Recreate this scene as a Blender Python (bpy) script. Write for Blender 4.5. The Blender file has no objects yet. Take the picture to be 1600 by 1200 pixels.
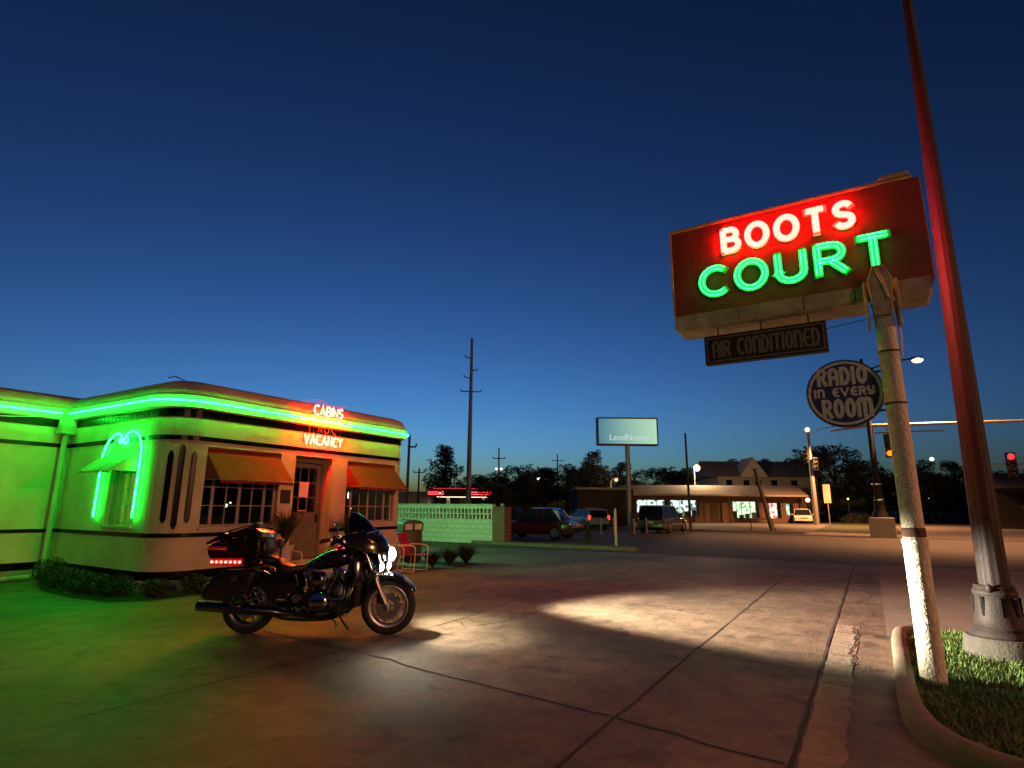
import bpy, bmesh, math, random
import numpy as np
from math import sin, cos, pi, radians, sqrt, atan2
from mathutils import Matrix, Vector
random.seed(7); rng = np.random.default_rng(7)
C = bpy.context.scene.collection
sc = bpy.context.scene

# ------------------------------------------------------------------ camera
cam = bpy.data.objects.new('camera', bpy.data.cameras.new('camera')); C.objects.link(cam); sc.camera = cam
cam.data.sensor_width = 36; cam.data.lens = 890/1600*36; cam.data.clip_start = .05; cam.data.clip_end = 3000
_yaw, _p, _r = radians(31.6), math.atan(193/890), .007
_f = Vector((cos(_yaw)*cos(_p), sin(_yaw)*cos(_p), sin(_p))); _rt = Vector((sin(_yaw), -cos(_yaw), 0)); _u = _rt.cross(_f)
_r2 = _rt*cos(_r)+_u*sin(_r); _u2 = _r2.cross(_f)
cam.matrix_world = Matrix(((_r2.x,_u2.x,-_f.x,0),(_r2.y,_u2.y,-_f.y,0),(_r2.z,_u2.z,-_f.z,1.5),(0,0,0,1)))

# ------------------------------------------------------------------ dusk sky
w = bpy.data.worlds.new('World'); sc.world = w; w.use_nodes = True
nt = w.node_tree; N = nt.nodes; L = nt.links
sky = N.new('ShaderNodeTexSky'); sky.sky_type = 'NISHITA'; sky.sun_disc = False
sky.sun_elevation = radians(-3); sky.sun_rotation = radians(46); sky.ozone_density = 3; sky.dust_density = 1; sky.air_density = 1
bw = N.new('ShaderNodeRGBToBW'); L.new(sky.outputs[0], bw.inputs[0])
pw = N.new('ShaderNodeMath'); pw.operation = 'POWER'; pw.inputs[1].default_value = .7; L.new(bw.outputs[0], pw.inputs[0])
tn = N.new('ShaderNodeMix'); tn.data_type = 'RGBA'; tn.blend_type = 'MULTIPLY'; tn.inputs[0].default_value = 1
L.new(sky.outputs[0], tn.inputs[6]); tn.inputs[7].default_value = (.44, .90, 1.0, 1)
sc2 = N.new('ShaderNodeVectorMath'); sc2.operation = 'SCALE'; L.new(tn.outputs[2], sc2.inputs[0]); L.new(pw.outputs[0], sc2.inputs['Scale'])
L.new(sc2.outputs[0], N['Background'].inputs[0]); N['Background'].inputs[1].default_value = 10.2
sc.view_settings.view_transform = 'Standard'; sc.view_settings.look = 'None'; sc.view_settings.exposure = 0; sc.view_settings.gamma = 1
sc.render.engine = 'CYCLES'
try:
    sc.cycles.use_denoising = True; sc.cycles.use_light_tree = True; sc.cycles.sample_clamp_indirect = 4; sc.cycles.max_bounces = 6
    sc.cycles.caustics_reflective = False; sc.cycles.caustics_refractive = False
except Exception: pass

# ------------------------------------------------------------------ materials
def mat(name, col, rough=.6, metal=0, noise=0, nscale=8, bump=0, bscale=60, coat=0, emit=None, es=0, col2=None, spec=.5, detail=6):
    m = bpy.data.materials.new(name); m.use_nodes = True; n = m.node_tree.nodes; l = m.node_tree.links
    b = n['Principled BSDF']; b.inputs['Base Color'].default_value = (*col, 1); b.inputs['Roughness'].default_value = rough
    b.inputs['Metallic'].default_value = metal; b.inputs['Coat Weight'].default_value = coat; b.inputs['Specular IOR Level'].default_value = spec
    if noise or bump: tc = n.new('ShaderNodeTexCoord')
    if noise:
        t = n.new('ShaderNodeTexNoise'); t.inputs['Scale'].default_value = nscale; t.inputs['Detail'].default_value = detail; t.inputs['Roughness'].default_value = .65
        l.new(tc.outputs['Object'], t.inputs['Vector'])
        r = n.new('ShaderNodeValToRGB'); r.color_ramp.elements[0].position = .3; r.color_ramp.elements[1].position = .7
        c2 = col2 or tuple(c*(1-noise) for c in col)
        r.color_ramp.elements[0].color = (*c2, 1); r.color_ramp.elements[1].color = (*col, 1)
        l.new(t.outputs['Fac'], r.inputs[0]); l.new(r.outputs[0], b.inputs['Base Color'])
    if bump:
        t2 = n.new('ShaderNodeTexNoise'); t2.inputs['Scale'].default_value = bscale; t2.inputs['Detail'].default_value = 5
        l.new(tc.outputs['Object'], t2.inputs['Vector'])
        bp = n.new('ShaderNodeBump'); bp.inputs['Strength'].default_value = bump; bp.inputs['Distance'].default_value = .02
        l.new(t2.outputs['Fac'], bp.inputs['Height']); l.new(bp.outputs[0], b.inputs['Normal'])
    if emit: b.inputs['Emission Color'].default_value = (*emit, 1); b.inputs['Emission Strength'].default_value = es
    return m
def glow(name, col, s):
    m = bpy.data.materials.new(name); m.use_nodes = True; n = m.node_tree.nodes; n.clear()
    e = n.new('ShaderNodeEmission'); e.inputs[0].default_value = (*col, 1); e.inputs[1].default_value = s
    o = n.new('ShaderNodeOutputMaterial'); m.node_tree.links.new(e.outputs[0], o.inputs[0]); return m
def glassmat(name, tint=(.6, .65, .65), refl=.25):
    m = bpy.data.materials.new(name); m.use_nodes = True; n = m.node_tree.nodes; l = m.node_tree.links; n.clear()
    a = n.new('ShaderNodeBsdfGlossy'); a.inputs['Roughness'].default_value = .03
    t = n.new('ShaderNodeBsdfTransparent'); t.inputs[0].default_value = (*tint, 1)
    fr = n.new('ShaderNodeFresnel'); fr.inputs[0].default_value = 1.5
    ad = n.new('ShaderNodeMath'); ad.operation = 'ADD'; ad.inputs[1].default_value = refl*.3; l.new(fr.outputs[0], ad.inputs[0])
    mx = n.new('ShaderNodeMixShader'); l.new(ad.outputs[0], mx.inputs[0]); l.new(t.outputs[0], mx.inputs[1]); l.new(a.outputs[0], mx.inputs[2])
    o = n.new('ShaderNodeOutputMaterial'); l.new(mx.outputs[0], o.inputs[0]); return m
M = dict(
 stucco=mat('stucco', (.70, .55, .38), .85, noise=.28, nscale=1.7, bump=.5, bscale=70),
 glossblack=mat('black_glass_tile', (.005, .005, .006), .25, spec=.15),
 roofing=mat('roofing', (.2, .17, .14), .9, noise=.3, nscale=3),
 pale=mat('pale_concrete', (.42, .38, .32), .85, noise=.3, nscale=2, bump=.3),
 sash=mat('window_sash_paint', (.42, .34, .26), .6, noise=.2, nscale=6),
 glass=glassmat('window_glass'),
 interior=mat('interior_wall', (.10, .07, .05), .8, noise=.5, nscale=1.5),
 awning=mat('awning_canvas', (.33, .014, .008), .8, noise=.25, nscale=5, bump=.2, bscale=200),
 awning_metal=mat('awning_metal', (.45, .42, .25), .5, noise=.2, nscale=9),
 door=mat('door_paint', (.15, .14, .12), .5, noise=.3, nscale=4),
 paper=mat('paper', (.75, .7, .62), .9),
 neon_green=glow('neon_green', (.004, 1, .035), 66),
 neon_red=glow('neon_red', (1, .007, .004), 260),
 neon_red_dim=glow('neon_red_dim', (1, .06, .05), .9),
 neon_letter_red=glow('neon_letter_red', (1, .008, .006), 120),
 neon_letter_green=glow('neon_letter_green', (.008, 1, .05), 24), neon_back_red=glow('neon_back_red', (1, .01, .05), 560),
 unlit=mat('unlit_tube', (.5, .16, .1), .3),
 signred=mat('sign_porcelain_red', (.36, .05, .032), .45, noise=.45, nscale=3, bump=.1, bscale=30),
 signcream=mat('sign_sheet_metal_cream', (.62, .52, .36), .6, noise=.45, nscale=5, bump=.2, bscale=25, col2=(.28, .19, .11)),
 letterwhite=mat('letter_white_enamel', (.78, .7, .66), .4, noise=.15, nscale=20),
 lettergreen=mat('letter_green_enamel', (.12, .45, .2), .4, noise=.15, nscale=20),
 darkplate=mat('sign_dark_brown', (.035, .022, .014), .5, noise=.4, nscale=9),
 greyletter=mat('weathered_letter_paint', (.24, .19, .16), .7, noise=.35, nscale=40),
 navy=mat('navy_enamel', (.045, .05, .17), .45, noise=.35, nscale=9),
 radioletter=mat('radio_letter_paint', (.85, .78, .74), .7, noise=.35, nscale=30),
 whitepole=mat('thick_white_pole_paint', (.62, .58, .48), .6, noise=.4, nscale=22, bump=1.0, bscale=45, col2=(.48, .43, .34)),
 rust=mat('rusty_iron', (.12, .05, .03), .85, noise=.5, nscale=30, bump=.5, bscale=90),
 lampiron=mat('dark_lamp_post_paint', (.031, .024, .026), .6, spec=.2, noise=.35, nscale=12, bump=.25, bscale=60),
 steel=mat('galvanized_steel', (.35, .33, .31), .5, metal=.5, noise=.25, nscale=12),
 darkwood=mat('weathered_pole_wood', (.09, .07, .055), .9, noise=.4, nscale=9),
 concrete=None, asphalt=None,
 joint=mat('joint_filler', (.03, .025, .02), .9, noise=.4, nscale=20),
 patch=mat('joint_patch_mortar', (.34, .27, .21), .85, noise=.45, nscale=7, bump=.5, bscale=50),
 darkfoot=mat('weathered_footing', (.06, .055, .05), .9, noise=.4, nscale=8, bump=.5, bscale=40),
 curb=mat('curb_concrete', (.19, .145, .105), .85, noise=.35, nscale=5, bump=.4, bscale=60),
 walk=mat('sidewalk_concrete', (.24, .185, .15), .85, noise=.3, nscale=1.5, bump=.3, bscale=50),
 soil=mat('soil', (.03, .022, .014), .95, noise=.4, nscale=20),
 grass=mat('grass_blade', (.10, .19, .035), .65, noise=.5, nscale=4),
 turf=mat('turf', (.035, .05, .015), .95, noise=.5, nscale=6, bump=.5, bscale=30),
 leaf=mat('leaf_dark', (.05, .05, .022), .7, noise=.5, nscale=.6),
 leaf2=mat('leaf_shrub', (.04, .06, .03), .6, noise=.5, nscale=9),
 bark=mat('bark', (.06, .045, .035), .95, noise=.4, nscale=8, bump=.5, bscale=20),
 blockgreen=mat('painted_block', (.62, .68, .56), .8, noise=.15, nscale=3, bump=.3, bscale=30),
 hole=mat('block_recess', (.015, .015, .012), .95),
 brick=None,
 chairred=mat('chair_red_enamel', (.42, .015, .015), .3, coat=.4, noise=.15, nscale=10),
 chairwhite=mat('chair_tube_cream', (.72, .6, .48), .4, noise=.1, nscale=15),
 potwhite=mat('pot_glaze', (.6, .55, .48), .4, noise=.15, nscale=9),
 binmat=mat('bin_bronze_plastic', (.05, .05, .03), .5, noise=.2, nscale=10),
 flapmat=mat('bin_flap', (.55, .62, .55), .4),
 paint=mat('gloss_black_paint', (.010, .008, .009), .16, coat=1, spec=.6),
 chrome=mat('chrome', (.72, .70, .67), .12, metal=1),
 darkchrome=mat('dark_chrome', (.16, .15, .14), .22, metal=1),
 aluminium=mat('polished_aluminium', (.62, .58, .5), .28, metal=1),
 blackmetal=mat('engine_black', (.018, .017, .016), .38, metal=.3),
 rubber=mat('tyre_rubber', (.014, .013, .012), .75, bump=.3, bscale=120),
 leather=mat('seat_leather', (.014, .012, .012), .42, bump=.25, bscale=90),
 smoke=glassmat('smoked_screen', (.16, .14, .14), .0),
 redlens=mat('red_lens', (.25, .005, .005), .2, coat=.5, emit=(1, .02, .02), es=.12),
 dulllens=mat('unlit_red_lens', (.2, .006, .006), .2, coat=.5),
 ledred=glow('led_red', (1, .02, .015), 70),
 headglow=glow('headlight_glow', (1, .96, .86), 60),
 carred=mat('car_paint_dark_red', (.07, .010, .010), .22, coat=1),
 carwhite=mat('car_paint_white', (.55, .53, .5), .25, coat=1),
 cargreen=mat('car_paint_grey_green', (.09, .11, .10), .25, coat=1),
 cardark=mat('car_paint_dark', (.03, .03, .035), .25, coat=1),
 carglass=mat('car_glass', (.012, .014, .016), .06, coat=.3),
 amberlens=mat('amber_lens', (.5, .18, .03), .25),
 headlens=mat('headlamp_lens', (.6, .6, .58), .1, coat=1),
 plate=mat('number_plate', (.55, .55, .52), .5),
 lamp_warm=glow('lamp_warm', (1, .62, .26), 4.5),
 lamp_white=glow('lamp_white', (1, .95, .8), 3),
 lamp_yellow=glow('lamp_yellow', (1, .6, .22), 3.2),
 sig_red=glow('signal_red', (1, .003, .005), 22),
 sig_amber=glow('signal_amber', (1, .085, .004), 6),
 sig_off=mat('signal_lens_off', (.03, .02, .015), .3),
 signalbox=mat('signal_housing', (.02, .02, .018), .5),
 shopbrick=mat('shop_brick', (.15, .085, .05), .9, noise=.35, nscale=6, bump=.4, bscale=30),
 shoproof=mat('shop_shingles', (.33, .27, .22), .9, noise=.3, nscale=6, bump=.4, bscale=20),
 fascia=mat('fascia_paint', (.5, .42, .33), .7, noise=.2, nscale=3),
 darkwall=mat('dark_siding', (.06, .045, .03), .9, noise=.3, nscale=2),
 housewall=mat('house_siding', (.36, .31, .25), .8, noise=.25, nscale=2),
 creamwall=mat('drive_in_wall', (.7, .62, .45), .8, noise=.15, nscale=1, emit=(1, .8, .5), es=0),
 shoplit=None, shopgreen=None, shopred=None,
 lit_soffit=glow('canopy_soffit_light', (1, .85, .6), 2.2),
)
def concrete():
    m = mat('lot_concrete', (.30, .26, .21), .72, bump=.35, bscale=40); n = m.node_tree.nodes; l = m.node_tree.links; b = n['Principled BSDF']
    tc = [x for x in n if x.type == 'TEX_COORD'][0]
    def nz(s, d=8, r=.6, dist=0):
        t = n.new('ShaderNodeTexNoise'); t.inputs['Scale'].default_value = s; t.inputs['Detail'].default_value = d; t.inputs['Roughness'].default_value = r
        t.inputs['Distortion'].default_value = dist; l.new(tc.outputs['Object'], t.inputs['Vector']); return t
    a, c, e = nz(.45, 6, .6, .6), nz(3.2, 10, .75, .4), nz(26, 6, .7)
    def ramp(src, p0, c0, p1, c1):
        r = n.new('ShaderNodeValToRGB'); r.color_ramp.elements[0].position = p0; r.color_ramp.elements[0].color = (*c0, 1)
        r.color_ramp.elements[1].position = p1; r.color_ramp.elements[1].color = (*c1, 1); l.new(src.outputs['Fac'], r.inputs[0]); return r
    def mul(x, y, f=1):
        q = n.new('ShaderNodeMix'); q.data_type = 'RGBA'; q.blend_type = 'MULTIPLY'; q.inputs[0].default_value = f
        l.new(x, q.inputs[6]); l.new(y, q.inputs[7]); return q.outputs[2]
    r1 = ramp(a, .32, (.11, .077, .053), .66, (.30, .222, .158)); r2 = ramp(c, .35, (.42, .39, .35), .62, (1, 1, 1)); r3 = ramp(e, .3, (.75, .75, .75), .6, (1, 1, 1))
    st = nz(2.3, 3, .5, .8); r4 = ramp(st, .60, (1, 1, 1), .70, (.55, .52, .5)); st2 = nz(9, 2, .5); r5 = ramp(st2, .70, (1, 1, 1), .74, (.5, .48, .46))
    l.new(mul(mul(mul(mul(r1.outputs[0], r2.outputs[0]), r3.outputs[0]), r4.outputs[0]), r5.outputs[0]), b.inputs['Base Color'])
    rr = n.new('ShaderNodeMapRange'); rr.inputs[3].default_value = .5; rr.inputs[4].default_value = .85; l.new(c.outputs['Fac'], rr.inputs[0]); l.new(rr.outputs[0], b.inputs['Roughness'])
    return m
M['concrete'] = concrete()
M['asphalt'] = mat('road_asphalt', (.11, .095, .085), .8, noise=.4, nscale=1.3, bump=.5, bscale=50, detail=10)
def brickmat(name, c1, c2, mort, sx, row=.2, bw=.4, ms=.012):
    m = mat(name, c1, .85); n = m.node_tree.nodes; l = m.node_tree.links
    tc = n.new('ShaderNodeTexCoord'); mp = n.new('ShaderNodeMapping'); mp.inputs['Rotation'].default_value = (radians(90), 0, radians(90)) if sx else (radians(90), 0, 0)
    t = n.new('ShaderNodeTexBrick'); t.inputs['Color1'].default_value = (*c1, 1); t.inputs['Color2'].default_value = (*c2, 1); t.inputs['Mortar'].default_value = (*mort, 1)
    t.inputs['Scale'].default_value = 1; t.inputs['Mortar Size'].default_value = ms; t.inputs['Brick Width'].default_value = bw; t.inputs['Row Height'].default_value = row
    sp = n.new('ShaderNodeSeparateXYZ'); cb = n.new('ShaderNodeCombineXYZ'); l.new(tc.outputs['Object'], sp.inputs[0])
    l.new(sp.outputs['Y' if sx else 'X'], cb.inputs['X']); l.new(sp.outputs['Z'], cb.inputs['Y']); l.new(cb.outputs[0], t.inputs['Vector'])
    l.new(t.outputs['Color'], n['Principled BSDF'].inputs['Base Color'])
    bp = n.new('ShaderNodeBump'); bp.inputs['Strength'].default_value = .6; bp.inputs['Distance'].default_value = .01; bp.invert = True
    l.new(t.outputs['Fac'], bp.inputs['Height']); l.new(bp.outputs[0], n['Principled BSDF'].inputs['Normal']); return m
M['blockwall'] = brickmat('painted_block_courses', (.62, .66, .56), (.56, .62, .5), (.36, .4, .32), True)
M['brick'] = brickmat('red_brick', (.24, .09, .06), (.18, .07, .05), (.2, .17, .14), True, .075, .2, .008)
M['shopbrick'] = brickmat('shop_brick', (.17, .09, .05), (.12, .065, .04), (.16, .12, .09), False, .08, .22, .01)
def litwin(name, c1, c2, s, sc_=3, sh=.2):
    m = bpy.data.materials.new(name); m.use_nodes = True; n = m.node_tree.nodes; l = m.node_tree.links; n.clear()
    tc = n.new('ShaderNodeTexCoord'); v = n.new('ShaderNodeTexVoronoi'); v.inputs['Scale'].default_value = sc_; l.new(tc.outputs['Object'], v.inputs['Vector'])
    r = n.new('ShaderNodeValToRGB'); r.color_ramp.interpolation = 'CONSTANT'
    r.color_ramp.elements[0].color = (*c1, 1); r.color_ramp.elements[1].position = .62; r.color_ramp.elements[1].color = (*c2, 1)
    l.new(v.outputs['Color'], r.inputs[0])
    e = n.new('ShaderNodeEmission'); l.new(r.outputs[0], e.inputs[0]); e.inputs[1].default_value = s
    o = n.new('ShaderNodeOutputMaterial'); l.new(e.outputs[0], o.inputs[0]); return m
M['shoplit'] = litwin('lit_shop_interior', (.75, .9, .78), (.10, .14, .12), 2.4)
M['shopgreen'] = litwin('lit_shop_interior_green', (.75, .95, .6), (.2, .45, .22), 2.4, 4)
M['shopred'] = litwin('lit_shop_poster', (1, .75, .65), (.8, .12, .1), 2.4, 4)

# ------------------------------------------------------------------ mesh builder
class MB:
    def __init__(s): s.v = []; s.f = []; s.m = Matrix()
    def add(s, vs, fs):
        o = len(s.v); s.v += [tuple(s.m @ Vector(p)) for p in vs]; s.f += [tuple(i+o for i in f) for f in fs]; return s
    def box(s, a, b):
        x0, y0, z0 = a; x1, y1, z1 = b
        return s.add([(x0,y0,z0),(x1,y0,z0),(x1,y1,z0),(x0,y1,z0),(x0,y0,z1),(x1,y0,z1),(x1,y1,z1),(x0,y1,z1)],
                     [(0,3,2,1),(4,5,6,7),(0,1,5,4),(1,2,6,5),(2,3,7,6),(3,0,4,7)])
    def rbox(s, a, b, r=.01):                       # box with chamfered vertical and horizontal edges
        bm = bmesh.new(); bmesh.ops.create_cube(bm, size=1)
        for v in bm.verts: v.co = Vector([a[i]+(b[i]-a[i])*(v.co[i]+.5) for i in range(3)])
        bmesh.ops.bevel(bm, geom=bm.edges[:], offset=r, segments=2, affect='EDGES', profile=.6)
        bm.verts.index_update(); s.add([v.co[:] for v in bm.verts], [[v.index for v in f.verts] for f in bm.faces]); bm.free(); return s
    def loft(s, rings, closed=True, cap=True, loop=False, caps=(1, 1)):
        n = len(rings[0]); vs = [p for r in rings for p in r]; fs = []
        R = len(rings)
        for i in range(R if loop else R-1):
            i2 = (i+1) % R
            for j in range(n if closed else n-1):
                k = (j+1) % n; fs.append((i*n+j, i*n+k, i2*n+k, i2*n+j))
        if cap and closed and not loop: fs += ([tuple(range(n-1, -1, -1))] if caps[0] else []) + ([tuple((R-1)*n+j for j in range(n))] if caps[1] else [])
        return s.add(vs, fs)
    def tube(s, pts, r, n=8, loop=False, flat=None):
        P = [Vector(p) for p in pts]; rr = r if isinstance(r, (list, tuple)) else [r]*len(P); rings = []; K = len(P); nrm = None
        for i, p in enumerate(P):
            a = P[(i-1) % K] if (i or loop) else p; b = P[(i+1) % K] if (i < K-1 or loop) else p
            t = (b-a).normalized() if (b-a).length > 1e-9 else Vector((0,0,1))
            if nrm is None:
                nrm = t.cross(Vector((0,0,1)));
                if nrm.length < 1e-3: nrm = t.cross(Vector((1,0,0)))
            nrm = (nrm - t*nrm.dot(t)).normalized(); bn = t.cross(nrm)
            rings.append([tuple(p + (nrm*cos(2*pi*k/n)+bn*sin(2*pi*k/n))*rr[i]) for k in range(n)])
        return s.loft(rings, loop=loop)
    def lathe(s, prof, n=24, c=(0,0,0), axis='z', a0=0, a1=2*pi, wrap=False):
        full = abs(a1-a0-2*pi) < 1e-6; m = n if full else n+1; rings = []
        for r, z in prof:
            ring = []
            for k in range(m):
                a = a0+(a1-a0)*k/n; x, y = r*cos(a), r*sin(a)
                q = {'z': (x, y, z), 'y': (x, z, y), 'x': (z, x, y)}[axis]; ring.append((q[0]+c[0], q[1]+c[1], q[2]+c[2]))
            rings.append(ring)
        return s.loft(rings, closed=full, cap=full, loop=wrap, caps=(prof[0][0] < .035, prof[-1][0] < .035))
    def prism(s, poly, d0, d1, axis='y'):           # poly in (a,b); axis is the extrusion direction
        mk = {'y': lambda a, b, d: (a, d, b), 'x': lambda a, b, d: (d, a, b), 'z': lambda a, b, d: (a, b, d)}[axis]
        return s.loft([[mk(a, b, d0) for a, b in poly], [mk(a, b, d1) for a, b in poly]])
    def ball(s, c, r, n=12):
        r = r if isinstance(r, (tuple, list)) else (r, r, r); rings = []
        for i in range(n//2+1):
            t = pi*i/(n//2); t = min(max(t, .03), pi-.03)
            rings.append([(c[0]+r[0]*sin(t)*cos(2*pi*k/n), c[1]+r[1]*sin(t)*sin(2*pi*k/n), c[2]+r[2]*cos(t)) for k in range(n)])
        return s.loft(rings)
    def build(s, name, material, parent=None, smooth=None, bevel=0, fix=True):
        me = bpy.data.meshes.new(name); me.from_pydata(s.v, [], s.f)
        if fix:
            bm = bmesh.new(); bm.from_mesh(me); bmesh.ops.recalc_face_normals(bm, faces=bm.faces[:]); bm.to_mesh(me); bm.free()
        o = bpy.data.objects.new(name, me); C.objects.link(o)
        if isinstance(material, str): material = M[material]
        me.materials.append(material)
        if smooth is not None:
            me.polygons.foreach_set('use_smooth', [True]*len(me.polygons))
            try: me.set_sharp_from_angle(angle=radians(smooth))
            except Exception: pass
        if bevel:
            b = o.modifiers.new('bevel', 'BEVEL'); b.width = bevel; b.segments = 2; b.limit_method = 'ANGLE'
        if parent: o.parent = parent
        return o
def build_each(mb, name, material, parent=None, smooth=None):       # one object for every loose piece collected in mb
    n = len(mb.v); p = list(range(n))
    def find(i):
        while p[i] != i: p[i] = p[p[i]]; i = p[i]
        return i
    for f in mb.f:
        a = find(f[0])
        for i in f[1:]: p[find(i)] = a
    G = {}
    for f in mb.f: G.setdefault(find(f[0]), []).append(f)
    out = []
    for fs in G.values():
        ix = sorted({i for f in fs for i in f}); mp = {i: k for k, i in enumerate(ix)}; q = MB(); q.v = [mb.v[i] for i in ix]; q.f = [tuple(mp[i] for i in f) for f in fs]
        out.append(q.build(name, material, parent, smooth))
    return out
def tag(o, label=None, cat=None, group=None, kind=None):
    if label: o['label'] = label
    if cat: o['category'] = cat
    if group: o['group'] = group
    if kind: o['kind'] = kind
    return o
def thing(name, label, cat, loc=(0,0,0), rz=0, group=None):
    o = bpy.data.objects.new(name, None); C.objects.link(o); o.location = loc; o.rotation_euler = (0, 0, rz); o.empty_display_size = .2
    return tag(o, label, cat, group)
def copy_tree(root, loc, rz, label, scale=None):
    def cp(o, par):
        c = o.copy(); C.objects.link(c); c.parent = par
        for ch in o.children: cp(ch, c)
        return c
    r = cp(root, None); r.location = loc; r.rotation_euler = (0, 0, rz); r['label'] = label
    if scale: r.scale = scale
    return r
def arc(cx, cy, rx, ry, a0, a1, n=10): return [(cx+rx*cos(radians(a0+(a1-a0)*i/n)), cy+ry*sin(radians(a0+(a1-a0)*i/n))) for i in range(n+1)]

# ------------------------------------------------------------------ stroke lettering
def O_(x0=0, x1=.7, y0=0, y1=1, n=24): return [(x0+x1)/2+(x1-x0)/2*cos(2*pi*i/n) for i in range(n)], [(y0+y1)/2+(y1-y0)/2*sin(2*pi*i/n) for i in range(n)]
def ell(x0, x1, y0, y1, n=22): return [((x0+x1)/2+(x1-x0)/2*cos(2*pi*i/n), (y0+y1)/2+(y1-y0)/2*sin(2*pi*i/n)) for i in range(n)]+['c']
G_ = {  # width, strokes
 'B': (.62, [[(0,0),(0,1)], [(0,1),(.3,1)]+arc(.32,.765,.24,.235,90,-90)+[(0,.53)], [(0,.53),(.34,.53)]+arc(.35,.265,.27,.265,90,-90)+[(0,0)]]),
 'O': (.78, [ell(0,.78,0,1)]),
 'T': (.66, [[(0,1),(.66,1)], [(.33,1),(.33,0)]]),
 'S': (.58, [arc(.3,.76,.27,.24,25,250,12)+arc(.3,.25,.28,.25,80,-155,12)]),
 'C': (.68, [arc(.42,.5,.42,.5,52,308,20)]),
 'U': (.66, [[(0,1),(0,.33)]+arc(.33,.33,.33,.33,180,360,12)+[(.66,1)]]),
 'R': (.66, [[(0,0),(0,1)], [(0,1),(.3,1)]+arc(.34,.73,.27,.27,90,-90)+[(0,.46)], [(.3,.46),(.66,0)]]),
 'A': (.7, [[(0,0),(.35,1),(.7,0)], [(.13,.34),(.57,.34)]]),
 'I': (.02, [[(0,0),(0,1)]]),
 'N': (.62, [[(0,0),(0,1),(.62,0),(.62,1)]]),
 'V': (.68, [[(0,1),(.34,0),(.68,1)]]),
 'Y': (.64, [[(0,1),(.32,.48),(.64,1)], [(.32,.48),(.32,0)]]),
 'D': (.64, [[(0,0),(0,1)], [(0,1),(.22,1)]+arc(.24,.5,.4,.5,90,-90,14)+[(0,0)]]),
 # rounded picture-house forms
 'a': (.52, [[(0,0),(0,.74)]+arc(.26,.74,.26,.26,180,0)+[(.52,0)], [(0,.42),(.52,.42)]]),
 'n': (.52, [[(0,1),(0,0)], [(0,.74)]+arc(.26,.74,.26,.26,180,0)+[(.52,0)]]),
 'e': (.46, [[(.46,1),(.3,1)]+arc(.3,.5,.3,.5,90,270,14)+[(.46,0)], [(0,.5),(.4,.5)]]),
 'm': (.86, [[(0,0),(0,.78)]+arc(.215,.78,.215,.22,180,0)+[(.43,0)], [(.43,.78)]+arc(.645,.78,.215,.22,180,0)+[(.86,0)]]),
 'y': (.5, [[(0,1),(0,.62)]+arc(.25,.62,.25,.22,180,360)+[(.5,1)], [(.5,.7),(.5,.2)]+arc(.25,.2,.25,.2,0,-150)]),
 'o': (.5, [ell(0,.5,0,1)]),
 'r': (.5, [[(0,0),(0,1)], [(0,1),(.22,1)]+arc(.24,.74,.24,.26,90,-90)+[(0,.48)], [(.24,.48),(.5,0)]]),
 'd': (.5, [[(0,0),(0,1)], [(0,1),(.16,1)]+arc(.18,.5,.32,.5,90,-90,14)+[(0,0)]]),
 'c': (.46, [arc(.3,.5,.3,.5,60,300,18)]),
 't': (.5, [[(0,1),(.5,1)], [(.25,1),(.25,0)]]),
 '1': (.02, [[(0,0),(0,1)]]), '0': (.46, [ell(0,.46,0,1)]), '7': (.44, [[(0,1),(.44,1),(.16,0)]]),
}
def layout(text, x0, x1, y0, y1, gap=.28, space=.3):
    ws = []; tot = 0
    for ch in text:
        wd = space if ch == ' ' else G_[ch][0]; ws.append(wd); tot += wd
    tot += gap*(len(text)-1); sx = (x1-x0)/tot; sy = y1-y0; x = x0; out = []
    for ch, wd in zip(text, ws):
        if ch != ' ':
            out.append([([(x+p[0]*sx, y0+p[1]*sy) for p in st if p != 'c'], st[-1] == 'c') for st in G_[ch][1]])
        x += (wd+gap)*sx
    return out
def offset(pts, d, closed=False):
    n = len(pts); o = []
    for i, p in enumerate(pts):
        a = pts[(i-1) % n] if (i or closed) else None; b = pts[(i+1) % n] if (i < n-1 or closed) else None
        def nr(u, v):
            x, y = v[0]-u[0], v[1]-u[1]; q = math.hypot(x, y) or 1; return (-y/q, x/q)
        if a is None: k = nr(p, b); s = 1
        elif b is None: k = nr(a, p); s = 1
        else:
            k1, k2 = nr(a, p), nr(p, b); k = (k1[0]+k2[0], k1[1]+k2[1]); q = math.hypot(*k) or 1; k = (k[0]/q, k[1]/q)
            s = 1/max(.5, k[0]*k1[0]+k[1]*k1[1])
        o.append((p[0]+k[0]*d*s, p[1]+k[1]*d*s))
    return o
def ribbons(mb, glyph, wd, z0, z1, fr, ext=True):
    for i, (st, cl) in enumerate(glyph):
        st = list(st)
        if ext and not cl:
            for e, f in ((0, 1), (-1, -2)):
                dx, dy = st[e][0]-st[f][0], st[e][1]-st[f][1]; q = math.hypot(dx, dy) or 1; st[e] = (st[e][0]+dx/q*wd*.45, st[e][1]+dy/q*wd*.45)
        A, B = offset(st, wd/2, cl), offset(st, -wd/2, cl); zt = z1+i*.0012
        rings = [[fr(a[0], a[1], z0), fr(a[0], a[1], zt), fr(b[0], b[1], zt), fr(b[0], b[1], z0)] for a, b in zip(A, B)]
        mb.loft(rings, loop=cl)
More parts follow.
